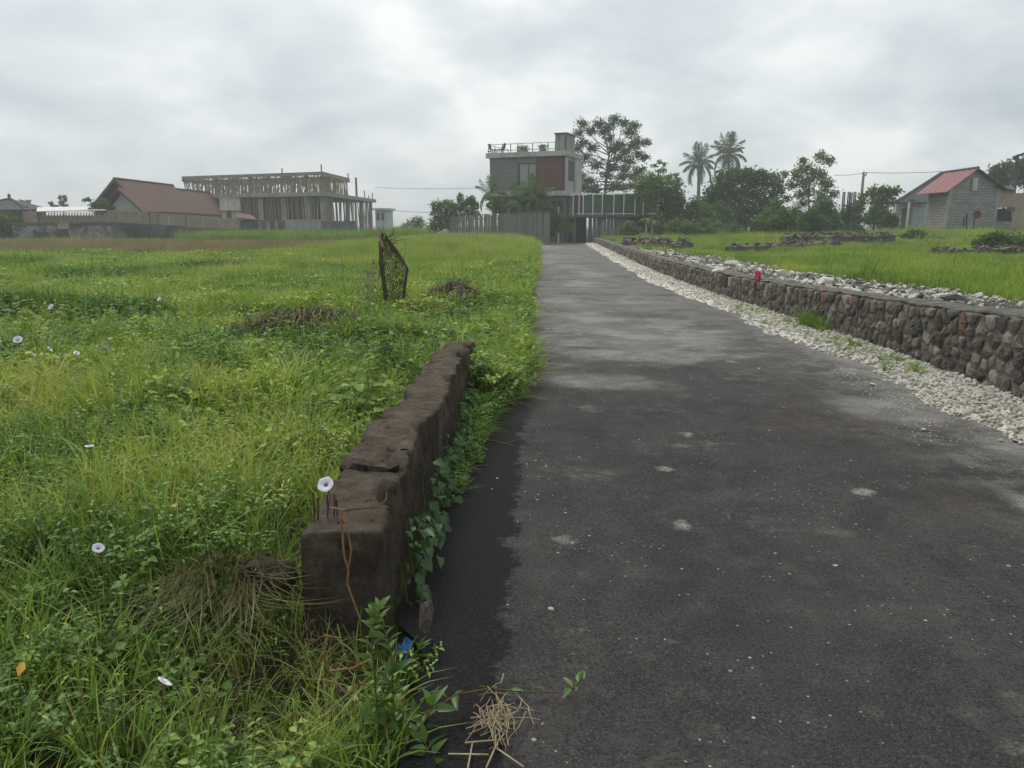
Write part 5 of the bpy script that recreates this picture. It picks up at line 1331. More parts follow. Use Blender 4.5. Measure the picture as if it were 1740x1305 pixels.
tree('round_tree', 'dark rounded tree right of the green carport', 'tree', 63, (1118, 398), Y_([(60, 470, 80), (150, 460, 90), (240, 490, 90), (320, 560, 80), (110, 560, 90), (210, 590, 100), (300, 660, 90), (340, 720, 70), (240, 720, 90), (180, 780, 70), (60, 540, 60), (360, 620, 50)]), LEAF_MID, leaf=.26, dens=.8, seed=2, limbs=False)
tree('mango_tree', 'large dense dark green tree standing right of the two coconut palms', 'tree', 72, (1268, 395), Y_([(660, 440, 90), (760, 400, 70), (860, 420, 80), (940, 410, 60), (1020, 450, 70), (1080, 520, 60), (960, 500, 100), (840, 510, 110), (720, 530, 100), (620, 540, 80), (580, 620, 70), (680, 640, 100), (800, 640, 110), (920, 630, 110), (1040, 610, 80), (980, 720, 90), (860, 740, 100), (740, 740, 90), (640, 720, 80), (560, 700, 60), (900, 390, 50)]), LEAF_DARK, leaf=.28, dens=.85, seed=3, limbs=False)
tree('light_tree', 'airy pale green tree with thin branches showing sky', 'tree', 68, (1376, 392), Y_([(1380, 270, 55), (1300, 290, 40), (1450, 300, 50), (1340, 340, 60), (1420, 370, 70), (1280, 370, 50), (1480, 400, 50), (1220, 410, 55), (1170, 390, 36), (1360, 430, 70), (1280, 470, 60), (1440, 470, 70), (1190, 480, 50), (1530, 480, 40), (1340, 530, 60), (1250, 560, 50), (1460, 560, 70), (1540, 550, 46), (1400, 620, 70), (1190, 580, 40), (1130, 450, 26), (1480, 640, 60), (1320, 620, 50)]), LEAF_PALE, leaf=.22, dens=.48, seed=4, shell=.1, barkm=BARK_GREY, trunk=.10, fork=.25)
tree('twiggy_tree', 'slender half bare tree between the carport and the left coconut palm', 'tree', 76, (1140, 392), Y_([(140, 330, 22), (190, 300, 18), (240, 315, 20), (180, 370, 20), (230, 360, 22), (270, 410, 24), (320, 400, 20), (330, 440, 26), (350, 470, 22), (290, 450, 22), (120, 400, 20), (560, 360, 18), (620, 350, 16)][:11]), LEAF_MID, leaf=.26, dens=.35, seed=5, shell=.1, barkm=BARK_GREY, trunk=.07, fork=.3)
Q_ = lambda L: [(1430 + x / 5.61, 250 + y / 5.61, r / 5.61, r / 5.61 * .85) for x, y, r in L]
tree('bushy_tree', 'bushy mid green tree at the foot of the utility pole', 'tree', 64, (1484, 388), Q_([(380, 420, 60), (300, 430, 60), (460, 430, 60), (500, 420, 40), (240, 480, 60), (330, 510, 80), (430, 510, 70), (200, 560, 60), (290, 600, 80), (390, 600, 60), (160, 600, 50), (240, 680, 80), (330, 700, 70), (180, 690, 50)]), LEAF_MID, leaf=.24, dens=.7, seed=6, trunk=.1)
tree('far_tree', 'dark tree mass behind the annex at the right edge left of the lamp', 'tree', 80, (1703, 380), Q_([(1450, 220, 60), (1540, 190, 60), (1600, 190, 50), (1440, 280, 60), (1540, 280, 80), (1600, 320, 70), (1500, 340, 70)]), LEAF_DARK, leaf=.34, dens=.8, seed=7, limbs=False)
tree('far_tree', 'dark tree cut by the right picture edge under the street lamp', 'tree', 77, (1745, 380), Q_([(1700, 170, 60), (1760, 150, 70), (1680, 240, 60), (1760, 250, 80), (1700, 320, 70), (1780, 340, 80)]), LEAF_DARK, leaf=.34, dens=.8, seed=8, limbs=False)
X_ = lambda L: [(720 + x / 4.35, 180 + y / 4.35, r / 4.35, r / 4.35 * .8) for x, y, r in L]
tree('hedge_tree', 'rounded olive green tree left of the board fence', 'tree', 70, (765, 394), X_([(100, 740, 45), (150, 730, 45), (210, 740, 45), (110, 800, 55), (190, 800, 55), (250, 760, 40), (90, 860, 50), (160, 870, 60), (230, 840, 50), (70, 900, 45)]), LEAF_MID, leaf=.26, dens=.75, seed=9, limbs=False)
tree('hedge_tree', 'pointed tree with upright shoots between board fence and palm', 'tree', 70.5, (797, 392), X_([(270, 690, 20), (290, 730, 30), (340, 710, 40), (370, 740, 40), (310, 780, 50), (370, 800, 40), (265, 660, 12), (350, 690, 30)]), LEAF_MID, leaf=.26, dens=.7, seed=10, limbs=False)
tree('distant_shrub', 'low distant shrub cluster with pale blossoms beyond the verge grass', 'shrub', 82, (708, 394), [(708, 374, 9, 7), (698, 381, 9, 7), (716, 380, 10, 7), (688, 386, 8, 6), (706, 388, 12, 6)], LEAF_PALE, leaf=.22, dens=.5, seed=11, limbs=False, trunk=.06)
tree('small_tree', 'feathery young tree in front of the brown roof gable', 'tree', 66.5, (166, 392), [(150, 340, 8, 3), (158, 348, 10, 4), (168, 340, 9, 3), (176, 345, 10, 4), (184, 354, 8, 4), (170, 352, 12, 5), (158, 356, 8, 3), (175, 360, 10, 4), (163, 364, 9, 4)], LEAF_DARK, leaf=.22, dens=.7, seed=12, shell=.1, trunk=.05)
tree('small_tree', 'dark green tree at the left picture edge before the pavilion', 'tree', 63.5, (6, 412), [(2, 368, 14, 8), (16, 374, 14, 9), (-10, 376, 14, 10), (6, 386, 16, 9), (26, 374, 8, 5), (2, 398, 14, 8), (-14, 394, 14, 10)], LEAF_DARK, leaf=.24, dens=.75, seed=13, limbs=False)
tree('distant_tree', 'thin distant tree with bushy tips above the bamboo shed', 'tree', 98, (109, 372), [(102, 336, 3, 2.5), (108, 334, 3, 2), (112, 340, 4, 3), (107, 345, 4, 3), (111, 350, 4, 3), (103, 344, 3, 2)], LEAF_DARK, leaf=.3, dens=.6, seed=14, trunk=.07, shell=.1)
tree('distant_tree', 'small distant crown beside the pavilion roof', 'tree', 100, (44, 372), [(38, 343, 4, 3), (45, 345, 4, 3), (49, 342, 3, 2), (41, 350, 5, 3)], LEAF_DARK, leaf=.3, dens=.6, seed=15, trunk=.07, shell=.1)
tree('distant_tree', 'distant pair of leafy tufts left of the thin tree', 'tree', 100, (92, 372), [(88, 346, 3, 3), (91, 350, 4, 2), (97, 351, 3, 2)], LEAF_DARK, leaf=.3, dens=.6, seed=16, trunk=.06, shell=.1)
for i, (u, v, y, h, lab) in enumerate(((1150, 400, 57, 26, 'bright cassava shrub just right of the carport'), (1172, 402, 55, 24, 'bright cassava shrub below the left coconut palm'), (1198, 402, 56, 28, 'tallest cassava shrub in the row under the trees'), (1222, 403, 55, 24, 'cassava shrub before the dark mango tree'),
                                       (1246, 402, 57, 18, 'low cassava shrub at the right end of the row'), (1068, 404, 58, 26, 'yellow green shrub growing behind the far end of the stone wall'))):
    q = [(u + dx, v - h * f, 9, 5) for dx, f in ((-9, .35), (0, .5), (9, .38), (-6, .75), (7, .72), (0, .95), (-12, .6), (12, .55))]
    tree('cassava_shrub', lab, 'shrub', y, (u, v), q, LEAF_PALE, .28, .55, group='cassava shrubs under the trees', seed=30 + i, trunk=.035, shell=.1, fork=.3, ratio=.3)
for i, (u, v, y, w_, h, lab) in enumerate(((1292, 401, 54, 16, 32, 'leafy bush at the foot of the mango tree'), (1330, 400, 55, 22, 42, 'yellowish bush under the airy pale tree'), (1380, 399, 56, 24, 40, 'dense bush below the airy pale tree'), (1418, 398, 58, 16, 28, 'dark bush beside the rebar columns'),
                                           (1555, 410, 44, 20, 18, 'round bush in the grass before the block house'), (1586, 412, 44, 12, 10, 'smaller low bush right of the round bush'), (1448, 396, 60, 20, 14, 'flat dark bush below the rebar columns'))):
    q = [(u + dx * w_, v - h * f, w_ * .42, h * .28) for dx, f in ((-.6, .3), (0, .35), (.6, .3), (-.35, .65), (.35, .62), (0, .85), (-.7, .55), (.65, .5))]
    tree('bush', lab, 'bush', y, (u, v), q, LEAF_DARK if i in (3, 4, 6) else LEAF_MID, .22, .7, group='bushes at the edge of the right field', seed=50 + i, trunk=.05, limbs=False)
for i, (u, v, y, w_, h, lab, m_) in enumerate(((1185, 402, 62, 30, 62, 'tall green bush hiding the foot of the left coconut palm', LEAF_MID), (1150, 402, 66, 26, 50, 'dark bush between the round tree and the left palm', LEAF_DARK), (1226, 402, 64, 24, 56, 'bush below the crown of the right coconut palm', LEAF_MID),
                                               (1322, 400, 61, 26, 58, 'tall bush against the right side of the mango tree', LEAF_MID), (1352, 399, 60, 24, 46, 'pale yellowish bush below the left of the airy tree', LEAF_PALE), (1400, 398, 62, 28, 56, 'full bush below the right of the airy tree', LEAF_MID),
                                               (1438, 397, 70, 22, 46, 'dark bush seen between the rebar columns', LEAF_DARK), (1508, 392, 66, 16, 34, 'light bush beside the white low wall', LEAF_PALE), (1090, 398, 68, 24, 40, 'dark bush under the right end of the carport', LEAF_DARK))):
    q = [(u + dx * w_, v - h * f, w_ * .42, h * .26) for dx, f in ((-.6, .3), (0, .35), (.6, .3), (-.35, .65), (.35, .62), (0, .85), (-.7, .55), (.65, .5), (-.5, .15), (.5, .15))]
    tree('bush', lab, 'bush', y, (u, v), q, m_, .23, .65, group='bushes in the green belt under the palms', seed=120 + i, trunk=.05, limbs=False, shell=.3)
tree('bush', 'wide dark creeper covered bank at the right picture edge', 'bush', 33, (1700, 432), [(1665, 412, 22, 14), (1690, 414, 24, 14), (1716, 414, 24, 16), (1742, 416, 26, 16), (1660, 422, 14, 8), (1678, 404, 18, 8), (1768, 414, 26, 16), (1705, 424, 26, 8)], LEAF_DARK, .16, .75, seed=70, trunk=.05, limbs=False)

# palms
def frond_mesh(name, L, droop, m_, seed, nl=18, lw=.05, ll=.55):
    g = np.random.default_rng(seed); t = np.linspace(.12, 1, nl); parts = []
    def pos(t): return np.stack([0 * t, L * (t - .18 * t ** 3 * droop), L * (.55 * t - .75 * droop * t ** 2)], -1)
    q = pos(np.linspace(0, 1, 9))
    for a, b in zip(q[:-1], q[1:]): parts.append(stalk(a, b, .03 * L / 2.5))
    p = pos(t); tan = pos(t + .02) - pos(t - .02); tan /= np.linalg.norm(tan, axis=1, keepdims=True)
    Ls = L * ll * .5 * np.sin(np.pi * (.12 + .86 * t)) ** .7
    for sgn in (-1, 1):
        D = tan * .75 + np.array([sgn * 1.0, 0, -.35]) + g.normal(0, .1, (nl, 3))
        parts.append(leafset(p, D, np.tile([0, 0, 1.0], (nl, 1)), Ls * g.uniform(.85, 1.1, nl), np.full(nl, lw * L), .1, .45, .3))
    V, F = merge(parts); return np_mesh(name, V, F, m_)
def palm(name, label, base, crown, y, L, nf, m_, seed, trunk=.17, group=None, young=.4):
    r = random.Random(seed); b, c = P(*base, y), P(*crown, y)
    o = thing(name, label, 'palm', tuple(b), 0, group)
    n = 9; pts = [b.lerp(c, i / n) + Vector((.18 * math.sin(i / n * 3), 0, 0)) for i in range(n + 1)]; pts[-1] = c
    W(MB().tube(pts, [trunk * (1.25 - .5 * i / n) for i in range(n + 1)], 8), 'trunk', BARK_GREY, o)
    ms = [frond_mesh('frond', L, d, m_, seed + i) for i, d in enumerate((.25, .6, 1.0, 1.5))]
    for i in range(nf):
        q = i / nf; tilt = R(62) * (1 - q * 1.55) + r.uniform(-.12, .12)
        link('frond', ms[min(3, int(q * 4.2))], None, o, loc=c - b, rot=(tilt, r.uniform(-.2, .2), i * 2.399 + r.uniform(-.2, .2)), scale=(1, 1, 1))
    k = MB()
    for i in range(6): a = i * 1.05; k.tube([c + Vector((.22 * math.cos(a), .22 * math.sin(a), -.38)), c + Vector((.24 * math.cos(a), .24 * math.sin(a), -.12))], [.11, .10], 6)
    W(k, 'coconuts', STEM_GREEN, o, kind='stuff')
    return o
palm('coconut_palm', 'left coconut palm with slim bare trunk and drooping fronds', (1182, 396), (1187, 281), 110, 3.1, 20, LEAF_DARK, 5, .26, 'pair of coconut palms')
palm('coconut_palm', 'right and taller coconut palm with fuller crown', (1234, 396), (1238, 264), 112, 3.2, 24, LEAF_DARK, 9, .26, 'pair of coconut palms')
palm('garden_palm', 'low palm with arching fronds at the left corner of the modern house', (836, 392), (833, 332), 64.5, 1.6, 13, LEAF_MID, 21, .09, 'garden palms before the modern house')
palm('garden_palm', 'palm with wide fronds standing before the dark ground floor void', (880, 392), (878, 346), 64, 1.9, 15, LEAF_MID, 31, .09, 'garden palms before the modern house')
palm('garden_palm', 'tallest garden palm rising in front of the red panel', (911, 392), (909, 338), 64.3, 2.0, 16, LEAF_MID, 41, .09, 'garden palms before the modern house')
for i, (cl, lab, m_) in enumerate(((X_([(540, 700, 40), (500, 740, 40), (560, 760, 50), (620, 740, 40)]), 'leafy garden shrub left of the palms behind the board fence', LEAF_MID), (X_([(690, 720, 40), (760, 660, 40), (830, 620, 40), (870, 670, 45), (800, 710, 50), (720, 760, 45)]), 'dense garden shrub below the red panel', LEAF_DARK),
                                  (X_([(900, 740, 40), (950, 780, 45), (980, 830, 45), (1000, 900, 45), (960, 890, 50), (1040, 830, 45), (1060, 900, 40)]), 'dark climbing shrub at the right end of the board fence', LEAF_DARK))):
    tree('garden_shrub', lab, 'shrub', 65.2 if i < 2 else 63.2, (cl[0][0] + 4, 396), cl, m_, .22, .7, group='garden shrubs of the modern house', seed=90 + i, trunk=.05, limbs=False)
for i, (u, w_) in enumerate(((888, 9), (922, 5))):
    x = hx(u, .8); c = (hx0 + x * math.cos(HA) + .8 * math.sin(HA), hy0 - x * math.sin(HA) + .8 * math.cos(HA), z_r1)
    o = thing('roof_planter', ['wide leafy planter in the middle of the roof terrace', 'small leafy planter near the stair tower'][i], 'planter', c, -HA, 'planters on the roof terrace')
    hw = w_ * mpp(69) * .9
    MB().box(-hw, hw, -.3, .3, 0, .3).build('trough', CONC, o)
    g = np.random.default_rng(300 + i); pts = np.concatenate([clump_points((q * hw, 0, .45), (.35, .3, .25), 60, g, .1) for q in (-.7, -.2, .3, .8)])
    V, F = card_leaves(pts, .16, g); link('foliage', np_mesh('foliage', V, F, LEAF_PALE), LEAF_PALE, o)
# banana-like stalks by the carport
for i, (u, v, vt, lab) in enumerate(((1098, 404, 372, 'dry stalked plant standing left of a pair by the carport'), (1108, 404, 376, 'dry stalked plant standing right of a pair by the carport'))):
    b, c = P(u, v, 57), P(u, vt, 57); o = thing('banana_plant', lab, 'plant', tuple(b), 0, 'dry stalked plants by the carport')
    W(MB().tube([b, c], [.10, .06], 6), 'stalk', STRAW, o)
    g = np.random.default_rng(i); n = 7; a = np.arange(n) * 2.4
    V, F = leafset(np.tile(np.array(c - b), (n, 1)), np.stack([np.cos(a), np.sin(a), np.full(n, .5)], 1), np.tile([0, 0, 1.], (n, 1)), np.full(n, .8), np.full(n, .22), .2, .9, .4)
    link('leaves', np_mesh('leaves', V, F, LEAF_PALE), LEAF_PALE, o)

# ------------------------------------------------------------------ low rubble walls in the right field
def field_wall(label, uv0, uv1, y0, y1, hgt, th, seed, n):
    a, b = P(*uv0, y0), P(*uv1, y1); a.z = H(a.x, a.y); b.z = H(b.x, b.y)
    o = thing('field_wall', label, 'wall', tuple(a.lerp(b, .5)), 0, 'low rubble walls in the right field')
    r = random.Random(seed); d = (b - a); L = d.length; d.normalize(); nn = Vector((-d.y, d.x, 0))
    mb = MB(); k = 24
    for i in range(k + 1):
        q = a.lerp(b, i / k); h = hgt * (.8 + .3 * mnoise.noise((i * .5, seed, 0)))
        for off, z in ((-th / 2, -.15), (-th / 2 * .9, h * .9), (0, h), (th / 2 * .9, h * .9), (th / 2, -.15)): mb.v.append(tuple(q + nn * off + Vector((0, 0, z))))
    for i in range(k):
        for j in range(4): mb.f.append((i * 5 + j, (i + 1) * 5 + j, (i + 1) * 5 + j + 1, i * 5 + j + 1))
    mb.f += [(0, 1, 2, 3, 4), tuple(range(k * 5, k * 5 + 5))[::-1]]
    W(mb, 'core', MORTAR, o)
    ms = [rock_mesh('stone', seed * 7 + i, 11, (1, .8, .75), STONE) for i in range(4)]
    st = MB()
    for i in range(n):
        q = a.lerp(b, r.random()); sz = r.uniform(.14, .30); side = r.choice([-1, -1, 0, 1])
        p = q + nn * side * th * .5 + Vector((0, 0, r.uniform(.05, hgt) if side else hgt * r.uniform(.85, 1.05)))
        rot = Matrix.Rotation(r.uniform(0, 6), 3, 'Z') @ Matrix.Rotation(r.uniform(-.5, .5), 3, 'X')
        me = ms[r.randrange(4)]; st.add([p + rot @ (v.co * sz) for v in me.vertices], [tuple(f.vertices) for f in me.polygons])
    W(st, 'rubble_facing', STONE, o, kind='stuff')
field_wall('dark end of a low rubble wall behind the lane wall near the carport', (1066, 416), (1168, 424), 40, 33, .50, .6, 3, 150)
field_wall('dark low rubble wall running across the right field below the airy tree', (1330, 412), (1515, 414), 38, 40, .62, .5, 4, 190)
field_wall('broken shorter rubble line in the grass nearer the lane', (1240, 424), (1425, 416), 31, 36, .34, .5, 5, 90)
field_wall('terrace edge of pale capped stones under the dark bank at the right', (1578, 434), (1790, 436), 27, 27, .34, .35, 6, 90)
SLABM = rock_mesh('dark_slab', 91, 14, (1, .6, .3), CONC_DARK)
q = P(1623, 506, 8.9); o = link('dark_slab', SLABM, None, loc=(q.x, q.y, wall_h(q.y) + .02), rot=(0, .04, .25), scale=(.5, .36, .3)); tag(o, 'flat dark stone slab lying behind the wall top at the right', 'stone')

# ------------------------------------------------------------------ things in the meadow
q0 = G(655, 524, .14); yb = q0.y
fr = thing('wire_frame', 'rusty wire mesh on two dark leaning sticks standing in the meadow', 'frame', tuple(q0))
TW = mat('dark_stick', (.085, .065, .048), (.045, .036, .028), 20, bump=.6)
def PP(u, v, dy=0.0): return P(u, v, yb + dy)
W(MB().tube([PP(658, 540), PP(655, 500, .02), PP(648, 450, .0), PP(647, 410, .02), PP(651, 396, .03)], [.035, .034, .04, .032, .018], 7), 'post', TW, fr)
W(MB().tube([PP(650, 420), PP(645, 402), PP(643, 386)], [.03, .02, .012], 6), 'post_tip', STRAW, fr, label='pale split tip of the left stick')
W(MB().tube([PP(655, 402), PP(674, 426, -.05), PP(692, 456, -.1)], [.02, .022, .02], 6), 'brace', TW, fr)
W(MB().tube([PP(692, 455, -.1), PP(688, 485, -.06), PP(684, 528, -.02)], [.022, .025, .03], 6), 'post', TW, fr)
mb = MB(); r = random.Random(8); nu, nv = 13, 15
def net(i, j):
    s, t_ = i / (nu - 1), j / (nv - 1)
    l = PP(651, 404 + 120 * t_); u1 = 657 + 35 * min(1, t_ / .42) if t_ < .42 else 692 - 8 * (t_ - .42) / .58
    rr = PP(u1, 404 + 122 * t_, -.08); p = l.lerp(rr, s)
    return p + Vector((.012 * mnoise.noise((i * .7, j * .7, 1)), .12 * math.sin(s * 3.1) * (1 - .3 * t_) + .03 * mnoise.noise((i * .5, j * .6, 4)), .014 * mnoise.noise((i * .6, j * .5, 9))))
for i in range(nu - 1):
    for j in range(nv - 1):
        if r.random() < .94: mb.tube([net(i, j), net(i + 1, j + 1)], .0036, 3, False)
        if r.random() < .94: mb.tube([net(i + 1, j), net(i, j + 1)], .0036, 3, False)
W(mb, 'mesh', RUST, fr, kind='stuff')
mb = MB()
for i in range(240):
    a = net(r.uniform(0, nu - 1), r.uniform(0, nv - 1)); d = Vector((r.gauss(0, .10), r.gauss(0, .05), r.gauss(.02, .14)))
    mb.tube([a, a + d * .5 + Vector((r.gauss(0, .02), 0, r.gauss(0, .02))), a + d], [.005, .004, .002], 3, False)
W(mb, 'dry_twigs', TW, fr, kind='stuff')
dp = thing('dry_plant', 'wilted thin stemmed plant leaning on the left side of the wire mesh', 'plant', tuple(G(630, 524, .14)))
mb = MB()
for i in range(9):
    b = PP(622 + i * 3, 524, r.uniform(-.1, .1)); t_ = PP(618 + i * 3.2 + r.uniform(-5, 6), 440 + r.uniform(-8, 40), r.uniform(-.1, .1))
    mb.tube([b, b.lerp(t_, .5) + Vector((-.05 + r.gauss(0, .02), 0, 0)), t_, t_ + Vector((r.gauss(0, .05), 0, -.06))], [.009, .008, .006, .003], 4, False)
W(mb, 'stems', STRAW, dp, kind='stuff')
g = np.random.default_rng(4); n = 60
pts = np.array([PP(g.uniform(620, 650), g.uniform(440, 510), g.uniform(-.1, .1)) for _ in range(n)]) - np.array(ROOT[dp.name])
V, F = leafset(pts, np.stack([g.normal(0, 1, n), g.normal(0, 1, n), g.normal(-.6, .3, n)], 1), np.tile([0, 0, 1.], (n, 1)), g.uniform(.05, .12, n), g.uniform(.012, .025, n))
link('wilted_leaves', np_mesh('wilted_leaves', V, F, DEAD), DEAD, dp)
# heaps of pulled weeds
def heap(name, label, cx, cy, rx, ry, hh, n, Lr, m_, seed, mound=True):
    g = np.random.default_rng(seed); o = thing(name, label, 'heap', (cx, cy, H(cx, cy) - hh * .2))
    if mound:
        mb = MB(); k, rings = 28, 9
        for j in range(rings):
            q = j / (rings - 1)
            for i in range(k):
                a = 2 * math.pi * i / k; f = q * (1 + .18 * fbm(math.cos(a) * 2, math.sin(a) * 2, 1, seed)); x, y = cx + rx * f * math.cos(a), cy + ry * f * math.sin(a)
                mb.v.append((x, y, H(x, y) + hh * .55 * (1 - q * q) - .05 * q + .13 * fbm(x, y, 3.2, seed) * (1 - q) + .05 * fbm(x, y, 9.0, seed)))
        for j in range(rings - 1):
            for i in range(k): mb.f.append((j * k + i, j * k + (i + 1) % k, (j + 1) * k + (i + 1) % k, (j + 1) * k + i))
        W(mb, 'mound', SOIL, o)
    a = g.uniform(0, 6.28, n); q = np.sqrt(g.random(n)) * 1.02; x, y = cx + rx * q * np.cos(a), cy + ry * q * np.sin(a)
    z = np.array([H(a_, b_) for a_, b_ in zip(x, y)]) + hh * .55 * (1 - q * q) * (1 if mound else .4)
    P0 = np.stack([x, y, z], 1); Ls = g.uniform(*Lr, n); da = a + g.normal(0, .9, n)
    V = np.zeros((n, 5, 2, 3)); tw = da + 1.57; ww = g.uniform(.004, .009, n)
    for k in range(5):
        t_ = k / 4; out = Ls * (.75 * t_); up = Ls * (.85 * t_ - 1.25 * t_ * t_)
        for sgn, j in ((-1, 0), (1, 1)):
            wv = ww * (1 - t_ ** 2) + .0008
            V[:, k, j] = P0 + np.stack([np.cos(da) * out + sgn * wv * np.cos(tw), np.sin(da) * out + sgn * wv * np.sin(tw), up], 1)
    V[..., 2] = np.maximum(V[..., 2], 0.02)
    base = (np.arange(n) * 10)[:, None, None]; F = tris((base + np.array([[2 * k, 2 * k + 1, 2 * k + 3, 2 * k + 2] for k in range(4)])[None]).reshape(-1, 4))
    link('blades', np_mesh('blades', V.reshape(-1, 3) - np.array(ROOT[o.name]), F, m_), m_, o, kind='stuff'); return o
DEADOBJ = foliage('dead_blades', [(.0, (.045, .032, .020)), (.3, (.10, .078, .042)), (.55, (.17, .135, .07)), (.75, (.17, .19, .05)), (1., (.30, .25, .14))], tint=False, trans=.2, gloss=.02, nscale=2.5)
LIVEBLADE = foliage('live_blades', [(.0, (.035, .075, .016)), (.4, (.070, .135, .026)), (.8, (.12, .20, .036)), (1., (.18, .23, .06))], tint=False, nscale=2)
heap('weed_heap', 'wide heap of withered drooping weeds before the wire mesh', -2.45, 8.95, 1.1, .6, .30, 950, (.22, .55), DEADOBJ, 1)
heap('weed_heap', 'dark green grass tussock right before the wire mesh', -1.12, 8.35, .80, .62, .36, 1500, (.32, .66), LIVEBLADE, 2, False)
heap('soil_heap', 'brown heap of soil and cut grass right of the wire mesh', -1.0, 13.1, .82, .5, .40, 420, (.12, .40), DEADOBJ, 3)
heap('soil_heap', 'smaller brown soil heap farther behind near the lane', -.72, 15.2, .34, .3, .40, 150, (.1, .25), DEADOBJ, 4)
mb = MB(); pp_ = [P(355, 440, 36), P(480, 440, 36)]
bank = thing('soil_bank', 'low dark cut bank of earth along the far dry field', 'bank', tuple(pp_[0].lerp(pp_[1], .5)))
for i in range(31):
    q = pp_[0].lerp(pp_[1], i / 30); h = .22 + .05 * mnoise.noise((i * .4, 0, 0)); h *= min(1, i / 4, (30 - i) / 4) + .05
    for dy, z in ((-.12, -.1), (-.05, h * .8), (.1, h), (.7, h * .7), (.9, -.1)): mb.v.append((q.x, q.y + dy, H(q.x, q.y) + z))
for i in range(30):
    for j in range(4): mb.f.append((i * 5 + j, (i + 1) * 5 + j, (i + 1) * 5 + j + 1, i * 5 + j + 1))
W(mb, 'earth', SOIL, bank)

# ------------------------------------------------------------------ flowers
PETAL = mat('petal', (.74, .72, .76), (.66, .62, .70), 30, rough=.6, bump=0)
THROAT = mat('petal_throat', (.28, .14, .36), (.36, .22, .44), 60, rough=.6, bump=0)
def bloom(name, label, loc, rad, group, tilt, grp_big=False, stemlen=.16):
    o = thing(name, label, 'flower', loc, rnd.uniform(0, 6) if group else 0, group); k = 15; q = Matrix.Rotation(tilt[0], 3, 'X') @ Matrix.Rotation(tilt[1], 3, 'Y')
    mb = MB(); rings = [(.22, -.22), (.5, -.03), (.8, .05), (1.0, .03)]
    for f, z in rings:
        for i in range(k):
            a = 2 * math.pi * i / k; fr_ = f * (1 + (.05 if f == 1.0 else 0) * math.cos(a * 5)); mb.v.append(tuple(q @ Vector((rad * fr_ * math.cos(a), rad * fr_ * math.sin(a), rad * (z + .02 * math.cos(5 * a))))))
    for j in range(3): mb.f += [(j * k + i, j * k + (i + 1) % k, (j + 1) * k + (i + 1) % k, (j + 1) * k + i) for i in range(k)]
    mb.build('petals', PETAL, o)
    mb = MB(); mb.v = [tuple(q @ Vector((0, 0, -rad * .55)))] + [tuple(q @ Vector((rad * .30 * math.cos(2 * math.pi * i / k), rad * .30 * math.sin(2 * math.pi * i / k), -rad * .145))) for i in range(k)]
    mb.f = [(0, 1 + i, 1 + (i + 1) % k) for i in range(k)]
    mb.build('throat', THROAT, o)
    c = q @ Vector((0, 0, -rad * .3)); MB().tube([c, c + Vector((.01, .01, -stemlen * .5)), c + Vector((.0, .02, -stemlen))], [rad * .12, .0022, .002], 5).build('stem', STEM_GREEN, o)
    return o
q = P(553, 823, 2.78); bloom('morning_glory', 'large open white morning glory with violet throat above the wall corner', tuple(q), .031, None, (.85, -.1), stemlen=.1)
fl = [(280, 1158, 'lowest white flower in the dark weeds at the bottom left'), (167, 931, 'second lowest white flower, half hidden in tall blades at the lower left'), (152, 758, 'white flower near the left side, above the second lowest one'),
      (635, 727, 'white flower closest to the broken slab of the low wall'), (692, 698, 'white flower touching the left edge of the low wall top'), (545, 728, 'white flower just left of the one closest to the broken slab'), (515, 706, 'white flower second from the left in the row beside the low wall'),
      (470, 671, 'white flower standing farthest back in the row beside the low wall'), (385, 715, 'leftmost white flower of the row beside the low wall'), (212, 683, 'lowest of three white flowers in the middle of the meadow'), (185, 632, 'upper left of three white flowers in the middle of the meadow'),
      (247, 625, 'upper right of three white flowers in the middle of the meadow'), (620, 604, 'white flower between the dark tussock and the far wall end'), (12, 657, 'white flower at the left picture edge in the middle of the meadow'), (30, 577, 'leftmost white flower of the small far row at the left'),
      (60, 605, 'white flower just below the left end of the small far row'), (85, 593, 'middle white flower of the small far row at the left'), (130, 600, 'second white flower from the right end of the small far row'), (180, 590, 'rightmost white flower of the small far row at the left'),
      (157, 503, 'tiny white flower far back before the dark weed patch'), (270, 508, 'tiny white flower far back, rightmost of the farthest three'), (86, 521, 'tiny white flower far back, leftmost of the farthest three')]
for i, (u, v, lab) in enumerate(fl):
    z = .40 + rnd.uniform(-.03, .05); p = P(u, v, 1.95) if v > 1100 else G(u, v, z)
    bloom('white_flower', lab, tuple(p), rnd.uniform(.024, .033) * (1.25 if p.y > 6 else .8), 'white flowers in the meadow', (rnd.uniform(.0, .9), rnd.uniform(-.7, .7))).scale = (rnd.uniform(.7, 1.1), rnd.uniform(.7, 1.1), rnd.uniform(.8, 1.5))

# ------------------------------------------------------------------ foreground plants
def leaf_mesh(name, m_, ratio, seed):
    V, F = leafset(np.zeros((1, 3)), np.array([[0, 1., 0]]), np.array([[0, 0, 1.]]), np.array([1.0]), np.array([ratio]), .3, .22, .36); return np_mesh(name, V, F, m_)
LM = [leaf_mesh('leaf', LEAF_NEAR, q, i) for i, q in enumerate((.30, .36, .42))]
WL = [leaf_mesh('leaf', LEAF_WALL, q, i) for i, q in enumerate((.62, .75, .85))]
def put_leaf(parent, p, d, L, meshes, r, roll=.4, n=None):
    d = Vector(d).normalized(); z = n if n is not None else Vector((r.gauss(0, roll), r.gauss(0, roll), 1)); x = d.cross(z); 
    if x.length < 1e-3: x = d.orthogonal()
    x.normalize(); z = x.cross(d); M = Matrix((x, d, z)).transposed()
    link('leaf', meshes[r.randrange(len(meshes))], None, parent, loc=p - ROOT[parent.name], rot=M.to_euler(), scale=(L, L, L))
